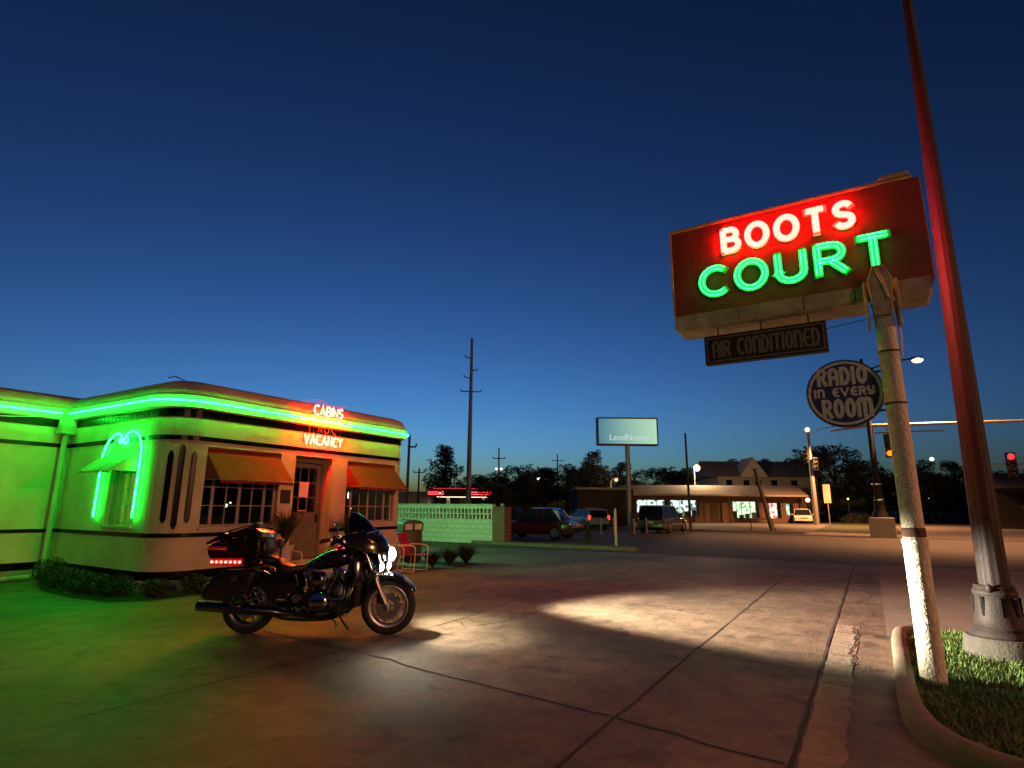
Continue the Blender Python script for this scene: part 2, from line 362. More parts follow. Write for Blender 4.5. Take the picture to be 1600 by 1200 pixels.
def neon(mb, glyph, offs, r, z, fr, n=6, trim=0):
    for i, (st, cl) in enumerate(glyph):
        for d in offs:
            s = offset(st, d, cl)
            if trim and not cl:
                s = list(s)
                for e, f in ((0, 1), (-1, -2)):
                    dx, dy = s[f][0]-s[e][0], s[f][1]-s[e][1]; q = math.hypot(dx, dy) or 1; s[e] = (s[e][0]+dx/q*min(trim, q*.4), s[e][1]+dy/q*min(trim, q*.4))
            mb.tube([fr(x, y, z+i*.0015) for x, y in s], r, n, loop=cl)
def on_x(X): return lambda u, v, w_: (X-w_, -u, v)      # board facing the camera along -x; u runs towards -y
def on_y(Y): return lambda u, v, w_: (u, Y-w_, v)       # wall facing -y

# ------------------------------------------------------------------ ground
def sheet(name, poly, z, m, label=None, kind='structure'):
    mb = MB(); mb.add([(x, y, z) for x, y in poly], [tuple(range(len(poly)))]); o = mb.build(name, m, fix=False)
    if o.data.polygons[0].normal.z < 0: o.data.flip_normals()
    return tag(o, kind=kind)
sheet('ground', [(-400,-400), (900,-400), (900,900), (-400,900)], -.006, 'turf')
sheet('road', [(19.6,-60), (40.6,-60), (40.6,120), (19.6,120)], .002, 'asphalt')
sheet('road', [(-40,-16), (19.6,-16), (19.6,-4.2), (-40,-4.2)], .002, 'asphalt')
sheet('road', [(40.6,-16), (400,-16), (400,-1.8), (40.6,-1.8)], .002, 'asphalt')
sheet('parking_lot', [(40.6,3.6), (74,3.6), (64,30), (40.6,30)], .004, 'asphalt')
sheet('sidewalk', [(40.6,-1.8), (43.6,-1.8), (46,3.6), (40.6,3.6)], .008, 'walk')
sheet('sidewalk', [(8.7,-4.2), (19.6,-4.2), (19.6,-.02), (8.7,-.02)], .003, 'walk')
sheet('concrete_lot', [(-20,-4.0), (8.7,-4.0), (8.7,-.02), (19.6,-.02), (19.6,7.2), (20.5,7.2), (20.5,30), (-20,30)], 0, 'concrete')
# far kerb and pavement beyond the cross street
mb = MB(); mb.box((40.6,3.6,-.02), (40.85,30,.14)); mb.box((40.6,-.9,-.02), (40.8,-.1,.02)); tag(mb.build('kerb', 'curb'), kind='structure')
sheet('sidewalk', [(40.86,8), (46,8), (46,14), (40.86,14)], .03, 'walk')
mb = MB(); mb.prism([(20.3,7.25), (20.62,7.2), (20.9,7.6), (20.9,12.6), (21.6,14.6), (20.5,14.6), (20.25,12.6)], -.02, .13, 'z'); tag(mb.build('kerb', 'curb', bevel=.02), kind='structure')
# joints and cracks in the slab
def crack(mb, pts, wd, z, jit=.012, step=.22):
    P = []
    for a, b in zip(pts[:-1], pts[1:]):
        k = max(1, int(math.hypot(b[0]-a[0], b[1]-a[1])/step))
        for i in range(k): P.append((a[0]+(b[0]-a[0])*i/k+random.gauss(0, jit), a[1]+(b[1]-a[1])*i/k+random.gauss(0, jit)))
    P.append(pts[-1]); A, B = offset(P, wd/2), offset(P, -wd/2); vs = []
    for a, b in zip(A, B):
        q = random.uniform(.65, 1.3); m_ = ((a[0]+b[0])/2, (a[1]+b[1])/2)
        vs += [(m_[0]+(a[0]-m_[0])*q, m_[1]+(a[1]-m_[1])*q, z), (m_[0]+(b[0]-m_[0])*q, m_[1]+(b[1]-m_[1])*q, z)]
    mb.add(vs, [(2*i, 2*i+1, 2*i+3, 2*i+2) for i in range(len(P)-1)])
mb = MB()
crack(mb, [(1.5,1.72), (6.4,1.77), (12,1.8), (19.5,1.82)], .018, .004, .004, .4)
crack(mb, [(1.5,.56), (8.8,.57), (13,.55), (19.5,.52)], .024, .0045, .004)
crack(mb, [(4.12,.6), (4.32,1.74)], .022, .005); crack(mb, [(4.32,1.78), (4.49,3.58), (4.67,4.7), (4.75,6.5)], .02, .005)
crack(mb, [(6.5,.6), (6.62,1.75)], .012, .005); crack(mb, [(2.2,5.0), (5.65,4.93), (6.6,4.92)], .016, .0055, .006)
crack(mb, [(6.6,4.92), (8.4,5.13), (10.1,5.04), (13.5,5.1)], .016, .0055, .014)
crack(mb, [(6.6,4.92), (6.42,4.66), (6.5,4.46), (6.9,4.34), (7.7,4.36), (8.5,4.4)], .018, .006, .02, .1)
crack(mb, [(8.7,-.4), (8.75,.5)], .014, .006); crack(mb, [(11.5,-.02), (11.3,.5)], .014, .006); crack(mb, [(13,1.9), (13.2,5), (13.4,9)], .014, .006)
crack(mb, [(9.1,.35), (10.2,.1), (11.9,.2), (12.9,.05)], .01, .006, .03, .1)
crack(mb, [(19.6,-4), (19.62,7)], .08, .006, .03); tag(mb.build('slab_joints', 'joint', fix=False), kind='structure')
mb = MB(); A = [(x, .30+random.gauss(0, .018)) for x in np.arange(3.2, 9.3, .12)]; B = [(x, .535+random.gauss(0, .006)) for x in np.arange(3.2, 9.3, .12)]
mb.add([(x, y, .003) for x, y in A]+[(x, y, .003) for x, y in B], [(i, i+1, len(A)+i+1, len(A)+i) for i in range(len(A)-1)])
tag(mb.build('mortar_patch', 'patch', fix=False), kind='structure')
mb = MB()
for x in (6.1, 7.3, 7.9, 8.6): crack(mb, [(x,.31), (x+.05,.53)], .014, .0065, .01, .06)
crack(mb, [(6.9,.30), (7.6,.33), (8.2,.30), (9.1,.33)], .016, .0065, .015, .08); tag(mb.build('patch_cracks', 'joint', fix=False), kind='structure')
# grass island with rolled kerb
isl = [(9.0,-.6)] + [(8.52+.42*cos(radians(a)), -.5+.42*sin(radians(a))) for a in range(0, 91, 15)] + [(8.0,-.05), (7,-.04), (6,-.03), (5.4,-.04), (5.0,-.10), (4.72,-.22), (4.5,-.42), (4.36,-.7), (4.3,-1.1), (4.28,-4.0)]
pr = [(0,-.02), (0,.10), (.02,.13), (.05,.145), (.11,.145), (.14,.13), (.15,.03)]
rings = []
offs = {d: offset(isl, d) for d, _ in pr}
mb = MB(); mb.loft([[(offs[d][i][0], offs[d][i][1], z) for d, z in pr] for i in range(len(isl))]); tag(mb.build('kerb', 'curb', smooth=35), kind='structure')
inn = offset(isl, .14); poly = inn + [(4.42,-4.0), (9.0-.14,-4.0)]
mb = MB(); mb.add([(x, y, .09) for x, y in poly], [tuple(range(len(poly)))]); o = mb.build('soil_bed', 'soil', fix=False); tag(o, kind='structure')
if o.data.polygons[0].normal.z < 0: o.data.flip_normals()
def inside(x, y, P):
    c = False; j = len(P)-1
    for i in range(len(P)):
        if (P[i][1] > y) != (P[j][1] > y) and x < (P[j][0]-P[i][0])*(y-P[i][1])/(P[j][1]-P[i][1])+P[i][0]: c = not c
        j = i
    return c
vs = []; fs = []; cnt = 0
while cnt < 26000:
    x, y = random.uniform(4.3, 9.0), random.uniform(-3.2, -.05)
    if not inside(x, y, inn+[(4.5,-4), (8.86,-4)]): continue
    if (x-7.76)**2+(y+.98)**2 < .3**2 or (x-6.29)**2+(y+.31)**2 < .09**2: continue
    if random.random() > .35+.65*(y > -1.9): cnt += 1; continue
    hgt = random.uniform(.022, .062)*(1.25 if random.random() < .1 else 1); a = random.uniform(0, 2*pi); ln = random.uniform(.01, .06); wd = random.uniform(.003, .006)
    dx, dy = cos(a), sin(a); o = len(vs); z0 = .085
    vs += [(x-dy*wd, y+dx*wd, z0), (x+dy*wd, y-dx*wd, z0), (x+dx*ln*.4+dy*wd*.7, y+dy*ln*.4-dx*wd*.7, z0+hgt*.6), (x+dx*ln*.4-dy*wd*.7, y+dy*ln*.4+dx*wd*.7, z0+hgt*.6), (x+dx*ln, y+dy*ln, z0+hgt)]
    fs += [(o, o+1, o+2, o+3), (o+3, o+2, o+4)]; cnt += 1
mb = MB(); mb.v = vs; mb.f = fs; tag(mb.build('grass', 'grass', fix=False), 'green grass growing inside the kerbed island around the sign pole', 'grass', kind='stuff')

# ------------------------------------------------------------------ motel office building
FX, FY = 5.56, 10.7
bld = thing('motel_building', 'cream streamline motel office with rounded corners outlined in green neon', 'building', (FX, FY, 0))
def bp(x, y, z): return (x-FX, y-FY, z)
def BM():
    m_ = MB(); m_.m = Matrix.Translation((-FX, -FY, 0)); return m_
R1, R2 = .62, .3
arcL = [(FX+R1-R1*cos(radians(a)), FY+R1-R1*sin(radians(a))) for a in range(0, 91, 9)]
XR = 11.82
arcR = [(XR-R2+R2*sin(radians(a)), FY+R2-R2*cos(radians(a))) for a in range(0, 91, 15)]
path = [(-6,14.8), (FX,14.8)] + arcL + arcR + [(XR,20)]
def sweep(mb, prof, pth=path, closed=True):
    offs = {d: offset(pth, -d) for d, _ in prof}
    mb.loft([[(offs[d][i][0], offs[d][i][1], z) for d, z in prof] for i in range(len(pth))], closed=closed, cap=closed)
def wall_flat(mb, ax, c, u0, u1, z0, z1, holes):
    us = sorted({u0, u1, *[h[0] for h in holes], *[h[1] for h in holes]}); zs = sorted({z0, z1, *[h[2] for h in holes], *[h[3] for h in holes]})
    for i in range(len(us)-1):
        for j in range(len(zs)-1):
            um, zm = (us[i]+us[i+1])/2, (zs[j]+zs[j+1])/2
            if any(h[0] < um < h[1] and h[2] < zm < h[3] for h in holes): continue
            q = [(us[i], zs[j]), (us[i+1], zs[j]), (us[i+1], zs[j+1]), (us[i], zs[j+1])]
            mb.add([(u, c, z) if ax == 'y' else (c, u, z) for u, z in q], [(0,1,2,3)])
    for h in holes:      # reveals
        d = h[4]
        for q in ([(h[0],h[2]),(h[0],h[3])], [(h[1],h[2]),(h[1],h[3])], [(h[0],h[2]),(h[1],h[2])], [(h[0],h[3]),(h[1],h[3])]):
            vs = [(q[0][0], 0, q[0][1]), (q[1][0], 0, q[1][1]), (q[1][0], d, q[1][1]), (q[0][0], d, q[0][1])]
            mb.add([(x, c+y, z) if ax == 'y' else (c+y, x, z) for x, y, z in vs], [(0,1,2,3)])
W1 = (6.28, 7.92, 1.10, 2.60, .16); DR = (8.30, 9.34, .34, 2.60, .34); W2 = (9.80, 11.46, 1.12, 2.58, .16); W3 = (11.62, 12.72, 1.12, 2.45, .14)
m_ = BM()
wall_flat(m_, 'y', 14.8, -6, FX, .34, 3.2, [])
wall_flat(m_, 'x', FX, FY+R1, 14.8, .34, 3.2, [W3])
for a, b in zip(arcL[:-1], arcL[1:]): m_.add([(*a,.34), (*b,.34), (*b,3.2), (*a,3.2)], [(0,1,2,3)])
wall_flat(m_, 'y', FY, FX+R1, XR-R2, .34, 3.2, [W1, DR, W2])
for a, b in zip(arcR[:-1], arcR[1:]): m_.add([(*a,.34), (*b,.34), (*b,3.2), (*a,3.2)], [(0,1,2,3)])
m_.add([(XR,FY+R2,.34), (XR,20,.34), (XR,20,3.2), (XR,FY+R2,3.2)], [(0,1,2,3)])
m_.build('wall', 'stucco', bld, smooth=30, fix=False)
m_ = BM(); sweep(m_, [(-.05,-.02), (-.05,.19), (.05,.19), (.05,-.02)]); m_.build('foundation', 'pale', bld)
m_ = BM(); sweep(m_, [(-.05,.19), (-.05,.34), (.025,.34), (.025,.19)]); m_.build('base_band', 'glossblack', bld)
# black stripes, broken at the door
i0 = path.index(arcL[-1]); i1 = path.index(arcR[0])
for z0, z1 in ((.925, 1.0),):
    m_ = BM(); sweep(m_, [(-.02,z0), (-.02,z1), (.014,z1), (.014,z0)], path[:i0+1]+[(DR[0]-.02, FY)]); sweep(m_, [(-.02,z0), (-.02,z1), (.014,z1), (.014,z0)], [(DR[1]+.02, FY)]+path[i1:]); m_.build('stripe', 'glossblack', bld)
m_ = BM(); sweep(m_, [(-.02,2.70), (-.02,2.785), (.014,2.785), (.014,2.70)]); m_.build('stripe', 'glossblack', bld)
m_ = BM(); sweep(m_, [(-.05,3.13), (-.05,3.285), (.012,3.285), (.012,3.13)]); m_.build('tile_band', 'glossblack', bld)
m_ = BM()      # thin vertical tile joints of the black band
for x in np.arange(6.3, 11.5, .16): m_.box((x-.004, FY-.018, 3.14), (x+.004, FY-.012, 3.28))
for y in np.arange(11.4, 14.7, .16): m_.box((FX-.018, y-.004, 3.14), (FX-.012, y+.004, 3.28))
build_each(m_, 'tile_joint', 'blackmetal', bld)
m_ = BM(); sweep(m_, [(-.05,3.285), (.085,3.285), (.11,3.31), (.115,3.40), (.115,3.50), (.13,3.51), (.13,3.53), (.11,3.54), (.10,3.60), (.07,3.68), (.01,3.76), (-.07,3.81), (-.17,3.835), (-.3,3.84), (-.3,3.285)]); m_.build('parapet', 'stucco', bld, smooth=40)
m_ = BM(); sweep(m_, [(-.2,3.84), (-.2,3.855), (-.5,3.855), (-.5,3.7), (-.31,3.7), (-.31,3.84)])
m_.add([(-6,15.1,3.72), (FX+.3,15.1,3.72), (FX+.3,20,3.72), (-6,20,3.72), (FX+.3,FY+.3,3.72), (XR-.3,FY+.3,3.72), (XR-.3,20,3.72)], [(0,1,2,3), (4,5,6,2)])
m_.build('roof', 'roofing', bld)
m_ = BM()     # rooms behind the glass
m_.add([(FX+.2,FY+3.8,0), (XR-.1,FY+3.8,0), (XR-.1,FY+3.8,3.2), (FX+.2,FY+3.8,3.2), (FX+.2,FY+.2,.36), (XR-.1,FY+.2,.36), (XR-.1,FY+3.8,.36), (FX+.2,FY+3.8,.36),
         (FX+.2,FY+.2,3.1), (XR-.1,FY+.2,3.1), (XR-.1,FY+3.8,3.1), (FX+.2,FY+3.8,3.1)], [(0,1,2,3), (4,5,6,7), (8,9,10,11)])
m_.box((8.1,FY+.4,.36), (8.2,FY+3.8,3.1)); m_.box((6.6,FY+1.6,.36), (7.8,FY+2.2,1.3)); m_.box((9.9,FY+2.0,.36), (11.2,FY+2.5,1.35)); m_.build('room', 'interior', bld)
# windows
def window(ax, c, W, cols, rows, depth, muntin=.018):
    u0, u1, z0, z1 = W[:4]
    def b(m_, a0, a1, y0, y1, c0, c1): m_.box((a0, c+y0, c0), (a1, c+y1, c1)) if ax == 'y' else m_.box((c+y0, a0, c0), (c+y1, a1, c1))
    m_ = BM(); t = .045
    b(m_, u0, u0+t, depth-.05, depth, z0, z1); b(m_, u1-t, u1, depth-.05, depth, z0, z1); b(m_, u0+t, u1-t, depth-.05, depth, z0, z0+t); b(m_, u0+t, u1-t, depth-.05, depth, z1-t, z1)
    W_ = u1-u0-2*t; tot = sum(cols); x = u0+t
    for i, cc in enumerate(cols[:-1]):
        x += W_*cc/tot; thick = .03 if i in (0, 2, 4) and len(cols) > 4 else muntin*.6; b(m_, x-thick, x+thick, depth-.046, depth-.004, z0+t, z1-t)
    for k in range(1, rows):
        z = z0+t+(z1-z0-2*t)*k/rows; b(m_, u0+t, u1-t, depth-.04, depth-.01, z-muntin*.55, z+muntin*.55)
    fr = m_.build('window', 'sash', bld)
    m_ = BM(); y = c+depth-.022
    q = [(u0+.02, y, z0+.02), (u1-.02, y, z0+.02), (u1-.02, y, z1-.02), (u0+.02, y, z1-.02)]
    if ax == 'x': q = [(y, a, c0) for a, _, c0 in q]
    m_.add(q, [(0,1,2,3)]); m_.build('pane', 'glass', fr, fix=False)
    m_ = BM(); b(m_, u0-.03, u1+.03, -.05, depth-.05, z0-.05, z0-.002); m_.build('sill', 'stucco', fr)
window('y', FY, W1, [.75, 1, 1, 1, 1, .75], 4, .15); window('y', FY, W2, [.75, 1, 1, 1, 1, .75], 4, .15); window('x', FX, W3, [1, 1, 1, 1], 4, .13)
# door
dn = DR; yy = FY+.30
m_ = BM(); m_.box((dn[0], yy-.02, dn[2]), (dn[0]+.06, yy+.04, 2.48)); m_.box((dn[1]-.06, yy-.02, dn[2]), (dn[1], yy+.04, 2.48)); m_.box((dn[0], yy-.02, 2.48), (dn[1], yy+.04, 2.598))
m_.build('door_frame', 'door', bld)
m_ = BM(); x0, x1 = dn[0]+.065, dn[1]-.065
m_.box((x0,yy,.36), (x1,yy+.04,1.36)); m_.box((x0,yy,1.36), (x0+.10,yy+.04,2.46)); m_.box((x1-.12,yy,1.36), (x1,yy+.04,2.46)); m_.box((x0+.1,yy,2.36), (x1-.12,yy+.04,2.46))
gx0, gx1 = x0+.1, x1-.12
for k in (1, 2): gx = gx0+(gx1-gx0)*k/3; m_.box((gx-.014,yy+.002,1.36), (gx+.014,yy+.036,2.36)); gz = 1.36+k/3; m_.box((gx0,yy+.004,gz-.014), (gx1,yy+.034,gz+.014))
m_.box((x0+.12,yy-.008,.5), (x1-.14,yy+.001,1.2)); dr = m_.build('door', 'door', bld, bevel=.004)
m_ = BM(); m_.add([(gx0,yy+.02,1.36), (gx1,yy+.02,1.36), (gx1,yy+.02,2.36), (gx0,yy+.02,2.36)], [(0,1,2,3)]); m_.build('pane', 'glass', dr, fix=False)
m_ = BM(); gw = (gx1-gx0)/3; m_.box((gx0+gw-.01,yy-.004,1.70), (gx0+2*gw+.01,yy+.002,2.04)); m_.build('notice', 'paper', dr); m_ = BM(); m_.box((gx0+gw+.02,yy-.006,1.385), (gx0+2*gw-.02,yy+.002,1.41)); m_.build('sticker', 'paper', dr)
m_ = BM(); m_.box((x1-.09,yy-.03,1.12), (x1-.05,yy,1.32)); m_.tube([(x1-.07,yy-.05,1.16), (x1-.07,yy-.06,1.2), (x1-.07,yy-.05,1.28)], .008); m_.build('handle', 'blackmetal', dr)
for g in layout('107', 8.56, 8.86, 1.24, 1.335, .3): m_ = BM(); ribbons(m_, g, .018, -.001, .006, on_y(yy)); m_.build('house_number', 'darkplate', dr)
m_ = BM(); m_.box((dn[0]-.02, FY-.55, 0), (dn[1]+.02, FY-.052, .17)); m_.box((dn[0]+.002, FY-.05, .17), (dn[1]-.002, FY+.3, .345)); m_.build('step', 'pale', bld, bevel=.01)
# awnings on the front
def awning(W, zb, out, dx=0):
    m_ = BM(); u0, u1, z1 = W[0]+.0, W[1]-.02, W[3]-.02; y0 = FY+.10; y1 = FY-out; t = .012
    n = 9; top = [(u0+.0+(u1-u0)*k/n, y0, z1) for k in range(n+1)]; bot = [(u0+dx+(u1-u0)*k/n, y1, zb+.012*sin(k*2.1)) for k in range(n+1)]
    for k in range(n): m_.add([top[k], top[k+1], bot[k+1], bot[k]], [(0,1,2,3)])
    for k in range(n): a, b = bot[k], bot[k+1]; m_.add([a, b, (b[0], b[1]+.004, b[2]-.06+.012*sin(k*3)), (a[0], a[1]+.004, a[2]-.06+.012*sin((k-1)*3))], [(0,1,2,3)])
    m_.add([top[0], bot[0], (u0+dx*.3, y0, zb)], [(0,1,2)]); m_.add([top[-1], bot[-1], (u1+dx*.3, y0, zb)], [(0,1,2)])
    o = m_.build('awning', 'awning', bld, fix=False); s = o.modifiers.new('s', 'SOLIDIFY'); s.thickness = .006
    m_ = BM(); m_.tube([bot[0], bot[-1]], .012, 8); m_.tube([bot[0], (u0+dx*.3, y0, zb)], .01, 6); m_.tube([bot[-1], (u1+dx*.3, y0, zb)], .01, 6); m_.build('frame', 'steel', o)
awning(W1, 1.98, .42, .06); awning(W2, 1.96, .42, .06)
m_ = BM(); y0, y1 = W3[0]-.03, W3[1]+.03; n = 8
for k in range(n):
    a, b = y0+(y1-y0)*k/n, y0+(y1-y0)*(k+1)/n; e = .012*(k % 2)
    m_.add([(FX-.02,a,2.52+e), (FX-.02,b,2.52+e), (FX-.55,b,2.11+e), (FX-.55,a,2.11+e), (FX-.56,a,2.07+e), (FX-.56,b,2.07+e)], [(0,1,2,3), (3,2,5,4)])
m_.add([(FX-.02,y0,2.52), (FX-.55,y0,2.11), (FX-.02,y0,2.12)], [(0,1,2)]); m_.add([(FX-.02,y1,2.52), (FX-.55,y1,2.11), (FX-.02,y1,2.12)], [(0,1,2)])
o = m_.build('awning', 'awning_metal', bld, fix=False); o['label'] = 'green metal awning over the side window'; s = o.modifiers.new('s', 'SOLIDIFY'); s.thickness = .008
# three tall black bars at the rounded corner
def wallpt(s, off=0):     # s runs round the corner measured from the start of the straight front
    if s >= 0: return (FX+R1+s, FY-off)
    a = radians(90)+s/R1; return (FX+R1-(R1+off)*cos(a), FY+R1-(R1+off)*sin(a))
for s0, z0, z1, h in ((-.52,1.17,2.50,.05), (-.34,1.06,2.62,.05), (-.14,1.17,2.50,.05)):
    m_ = BM(); rings = []
    for k in range(5):
        s = s0-.048+.024*k; e = h*(1-abs(k-2)/2) if True else 0
        zt, zb_ = z1-(.09 if k in (0, 4) else .03 if k in (1, 3) else 0), z0+(.09 if k in (0, 4) else .03 if k in (1, 3) else 0)
        rings.append([(*wallpt(s, -.01), zb_), (*wallpt(s, .016), zb_), (*wallpt(s, .016), zt), (*wallpt(s, -.01), zt)])
    m_.loft(rings); m_.build('black_bar', 'glossblack', bld)
# plaque, conductor head and downspout, vents on the roof edge
m_ = BM(); m_.box((7.98,FY-.025,1.55), (8.22,FY+.002,1.84)); m_.build('plaque', 'darkplate', bld, bevel=.005)
m_ = BM(); m_.m = Matrix.Translation((-.13, 4.1-.13, 0))
m_.rbox((-.14,-.14,3.02), (.12,.12,3.30), .01); m_.rbox((-.17,-.17,2.98), (.12,.12,3.03), .01); m_.lathe([(.05,2.98), (.05,2.88), (.045,2.85)], 12)
m_.tube([(-.02,-.02,2.9), (-.02,-.02,.12), (-.03,-.03,.08)], .05, 10); m_.tube([(.02,-.05,.07), (-.75,-.12,.06)], .05, 10); m_.build('downspout', 'stucco', bld, smooth=40)
m_ = BM(); m_.tube([(6.2,11.7,3.72), (6.2,11.7,4.0), (6.0,11.7,4.05), (5.9,11.75,4.0)], .012, 6); m_.tube([(6.2,11.7,3.98), (6.35,11.6,3.93)], .01, 6); build_each(m_, 'roof_bracket', 'rust', bld)
m_ = BM(); m_.tube([(XR+.02,FY-.02+R2,1.3), (XR+.02,FY-.02+R2,2.68)], .012, 6); m_.build('conduit', 'darkplate', bld)
# neon outline
o1 = offset(path, -.185)
m_ = BM(); k = path.index(arcL[0]); m_.tube([(x, y, 3.42) for x, y in [(o1[0][0], o1[0][1]), (o1[1][0]-.10, o1[1][1])]], .017, 8)
m_.tube([(x, y, 3.42) for x, y in [(o1[1][0], o1[1][1]-.05)]+o1[2:]], .017, 8); m_.build('neon_tube', 'neon_green', bld, smooth=60)
m_ = BM()
for x in np.arange(6.4, 11.6, .62): m_.tube([(x, FY-.11, 3.42), (x, FY-.17, 3.42)], .006, 6); m_.box((x-.008,FY-.19,3.398),(x+.008,FY-.165,3.403))
for y in np.arange(11.6, 14.6, .62): m_.tube([(FX-.11, y, 3.42), (FX-.17, y, 3.42)], .006, 6)
for x in np.arange(-5, 5.3, .62): m_.tube([(x, 14.69, 3.42), (x, 14.63, 3.42)], .006, 6)
build_each(m_, 'tube_support', 'steel', bld)
m_ = BM(); m_.tube([(3.9,14.72,3.2), (4.4,14.68,3.24), (5.0,14.62,3.31)], .008, 6); m_.tube([(5.5,13.4,3.30), (5.52,12.9,3.24), (5.53,12.3,3.22)], .008, 6); build_each(m_, 'feed_wire', 'letterwhite', bld)
# neon arch round the side window
def sp(yz, X): return [(X, y, z) for y, z in yz]
Xn = FX-.07
def smooth(pts, k=5):
    P = [pts[0]]+list(pts)+[pts[-1]]; out = []
    for i in range(1, len(P)-2):
        for j in range(k):
            t = j/k; out.append(tuple(.5*(2*P[i][d]+(P[i+1][d]-P[i-1][d])*t+(2*P[i-1][d]-5*P[i][d]+4*P[i+1][d]-P[i+2][d])*t*t+(3*P[i][d]-P[i-1][d]-3*P[i+1][d]+P[i+2][d])*t**3) for d in range(len(P[0]))))
    return out+[tuple(pts[-1])]
m_ = BM()
left = [(13.02,1.27), (13.02,1.8), (13.02,2.36), (12.97,2.56), (12.82,2.76), (12.62,2.87), (12.42,2.86), (12.33,2.76), (12.36,2.68), (12.43,2.70), (12.43,2.77)]
right = [(11.52,1.27), (11.52,1.8), (11.52,2.4), (11.56,2.6), (11.68,2.78), (11.87,2.88), (12.07,2.87), (12.2,2.78), (12.22,2.69), (12.14,2.66), (12.08,2.72), (12.12,2.78)]
m_.tube(sp(smooth(left), Xn), .016, 8); m_.tube(sp(smooth(right), Xn-.004), .016, 8)
m_.tube(sp([(12.30+.05*cos(t*pi/6), 2.72+.05*sin(t*pi/6)) for t in range(12)], Xn-.02), .012, 6, loop=True)
m_.build('neon_arch', 'neon_green', bld, smooth=60)
glintg = BM(); glintg.ball((10.75, FY+.9, 1.78), (.05,.05,.09)); glintg.ball((10.35, FY+1.1, 1.4), .02); glintg.ball((11.1, FY+1.2, 1.45), .02); build_each(glintg, 'added_glint', glow('added_glint', (1, .95, .75), 8), bld)  # glowing balls added behind the right window to stand for reflected lamps
glintg = BM(); glintg.ball((7.35, FY+.9, 1.5), (.03,.03,.035)); glintg.ball((7.5, FY+1.0, 1.56), .018); build_each(glintg, 'added_glint', glow('added_glint_small', (1, .8, .6), 5), bld)  # smaller glowing balls added behind the left window, likewise as glints
# roof-edge sign CABINS and door sign VACANCY
def neon_sign(text, x0, x1, z0, z1, Y, label, extra=None, mat_='neon_red', r=.011):
    t = thing('neon_sign', label, 'neon sign', (x0, Y, z0)); m_ = MB(); m_.m = Matrix.Translation((-x0, -Y, -z0))
    for g in layout(text, x0, x1, z0, z1, .26): neon(m_, g, (-.013, .013), r*.8, .02, on_y(Y), 6)
    m_.build('letters', mat_, t, smooth=60)
    m_ = MB(); m_.m = Matrix.Translation((-x0, -Y, -z0))
    for zz in (z0+.05, z1-.05): m_.box((x0-.04, Y+.004, zz-.008), (x1+.04, Y+.014, zz+.008))
    for xx in (x0, x1): m_.tube([(xx, Y+.01, (z0+z1)/2), (xx, FY-.0, (z0+z1)/2)], .008, 6)
    m_.box((x0-.01, Y+.004, z0+.0), (x0+.006, Y+.012, z1)); m_.box((x1-.006, Y+.004, z0), (x1+.01, Y+.012, z1)); m_.build('frame', 'rust', t)
    return t
t = neon_sign('CABINS', 8.46, 9.28, 3.53, 3.73, FY-.26, 'small red neon CABINS sign on the roof edge above the green tube')
m_ = MB(); m_.m = Matrix.Translation((-8.46, -(FY-.26), -3.53)); m_.tube(smooth([(8.3,FY-.2,3.82), (8.5,FY-.2,3.87), (8.72,FY-.2,3.88), (8.95,FY-.2,3.80), (9.2,FY-.2,3.81), (9.5,FY-.2,3.84)]), .006, 6)
m_.tube(smooth([(8.2,FY-.2,3.76), (8.5,FY-.2,3.82), (8.8,FY-.2,3.81), (9.0,FY-.2,3.74)]), .006, 6); m_.build('scroll_tube', 'neon_red_dim', t)
t = neon_sign('VACANCY', 8.36, 9.44, 2.87, 3.07, FY-.13, 'red neon VACANCY sign above the office door')
m_ = MB(); m_.m = Matrix.Translation((-8.36, -(FY-.13), -2.87))
for g in layout('NO', 8.72, 9.02, 3.15, 3.29, .5): neon(m_, g, (0,), .006, .02, on_y(FY-.13))
m_.tube([(8.5,FY-.12,3.3), (8.5,FY-.12,3.14)], .005, 5); m_.tube([(9.1,FY-.12,3.26), (9.26,FY-.12,3.1)], .005, 5); m_.build('unlit_tube', 'unlit', t)

# ------------------------------------------------------------------ roadside sign
SX = 6.40; PX, PY = 6.29, -.31
sg = thing('motel_sign', 'large dark red roadside sign with red and green neon letters, on the white pole', 'sign', (SX, .4, 3.5))
def SM():
    m_ = MB(); m_.m = Matrix.Translation((-SX, -.4, -3.5)); return m_
Y0, Y1 = 1.70, -.765
m_ = SM(); m_.rbox((SX, Y1, 3.67), (SX+.42, Y0, 4.73), .012); m_.build('panel', 'signred', sg)
m_ = SM()
for seg in ((Y0+.0, -.20), (-.40, Y1+.04)):
    prof = [(3.675,0), (3.53,0), (3.505,.02), (3.50,.05), (3.50,.42), (3.675,.42)]
    m_.loft([[(SX-.035+d, seg[0]-e, z) for z, d in [(zz+(.02 if zz < 3.6 and e == 0 else 0), dd) for zz, dd in prof]] for e in (0, .03)] + [[(SX-.035+d, seg[1]+e, z) for z, d in [(zz+(.02 if zz < 3.6 and e == 0 else 0), dd) for zz, dd in prof]] for e in (.03, 0)])
m_.build('trough', 'signcream', sg)
m_ = SM(); m_.rbox((SX-.01, -.70, 4.732), (SX+.43, Y0, 4.775), .01); m_.rbox((SX-.015, -.68, 4.77), (SX+.3, -.42, 4.82), .02); m_.rbox((SX-.012, Y0-.001, 3.7), (SX+.43, Y0+.02, 4.77), .006); m_.build('cap', 'signcream', sg)
m_ = SM()
for y in (1.0, .36, -.1): m_.box((SX-.04,y-.004,3.52), (SX-.034,y+.004,3.67))
build_each(m_, 'seam', 'rust', sg)
gl = layout('BOOTS', -1.10, .16, 4.355, 4.605, .40)
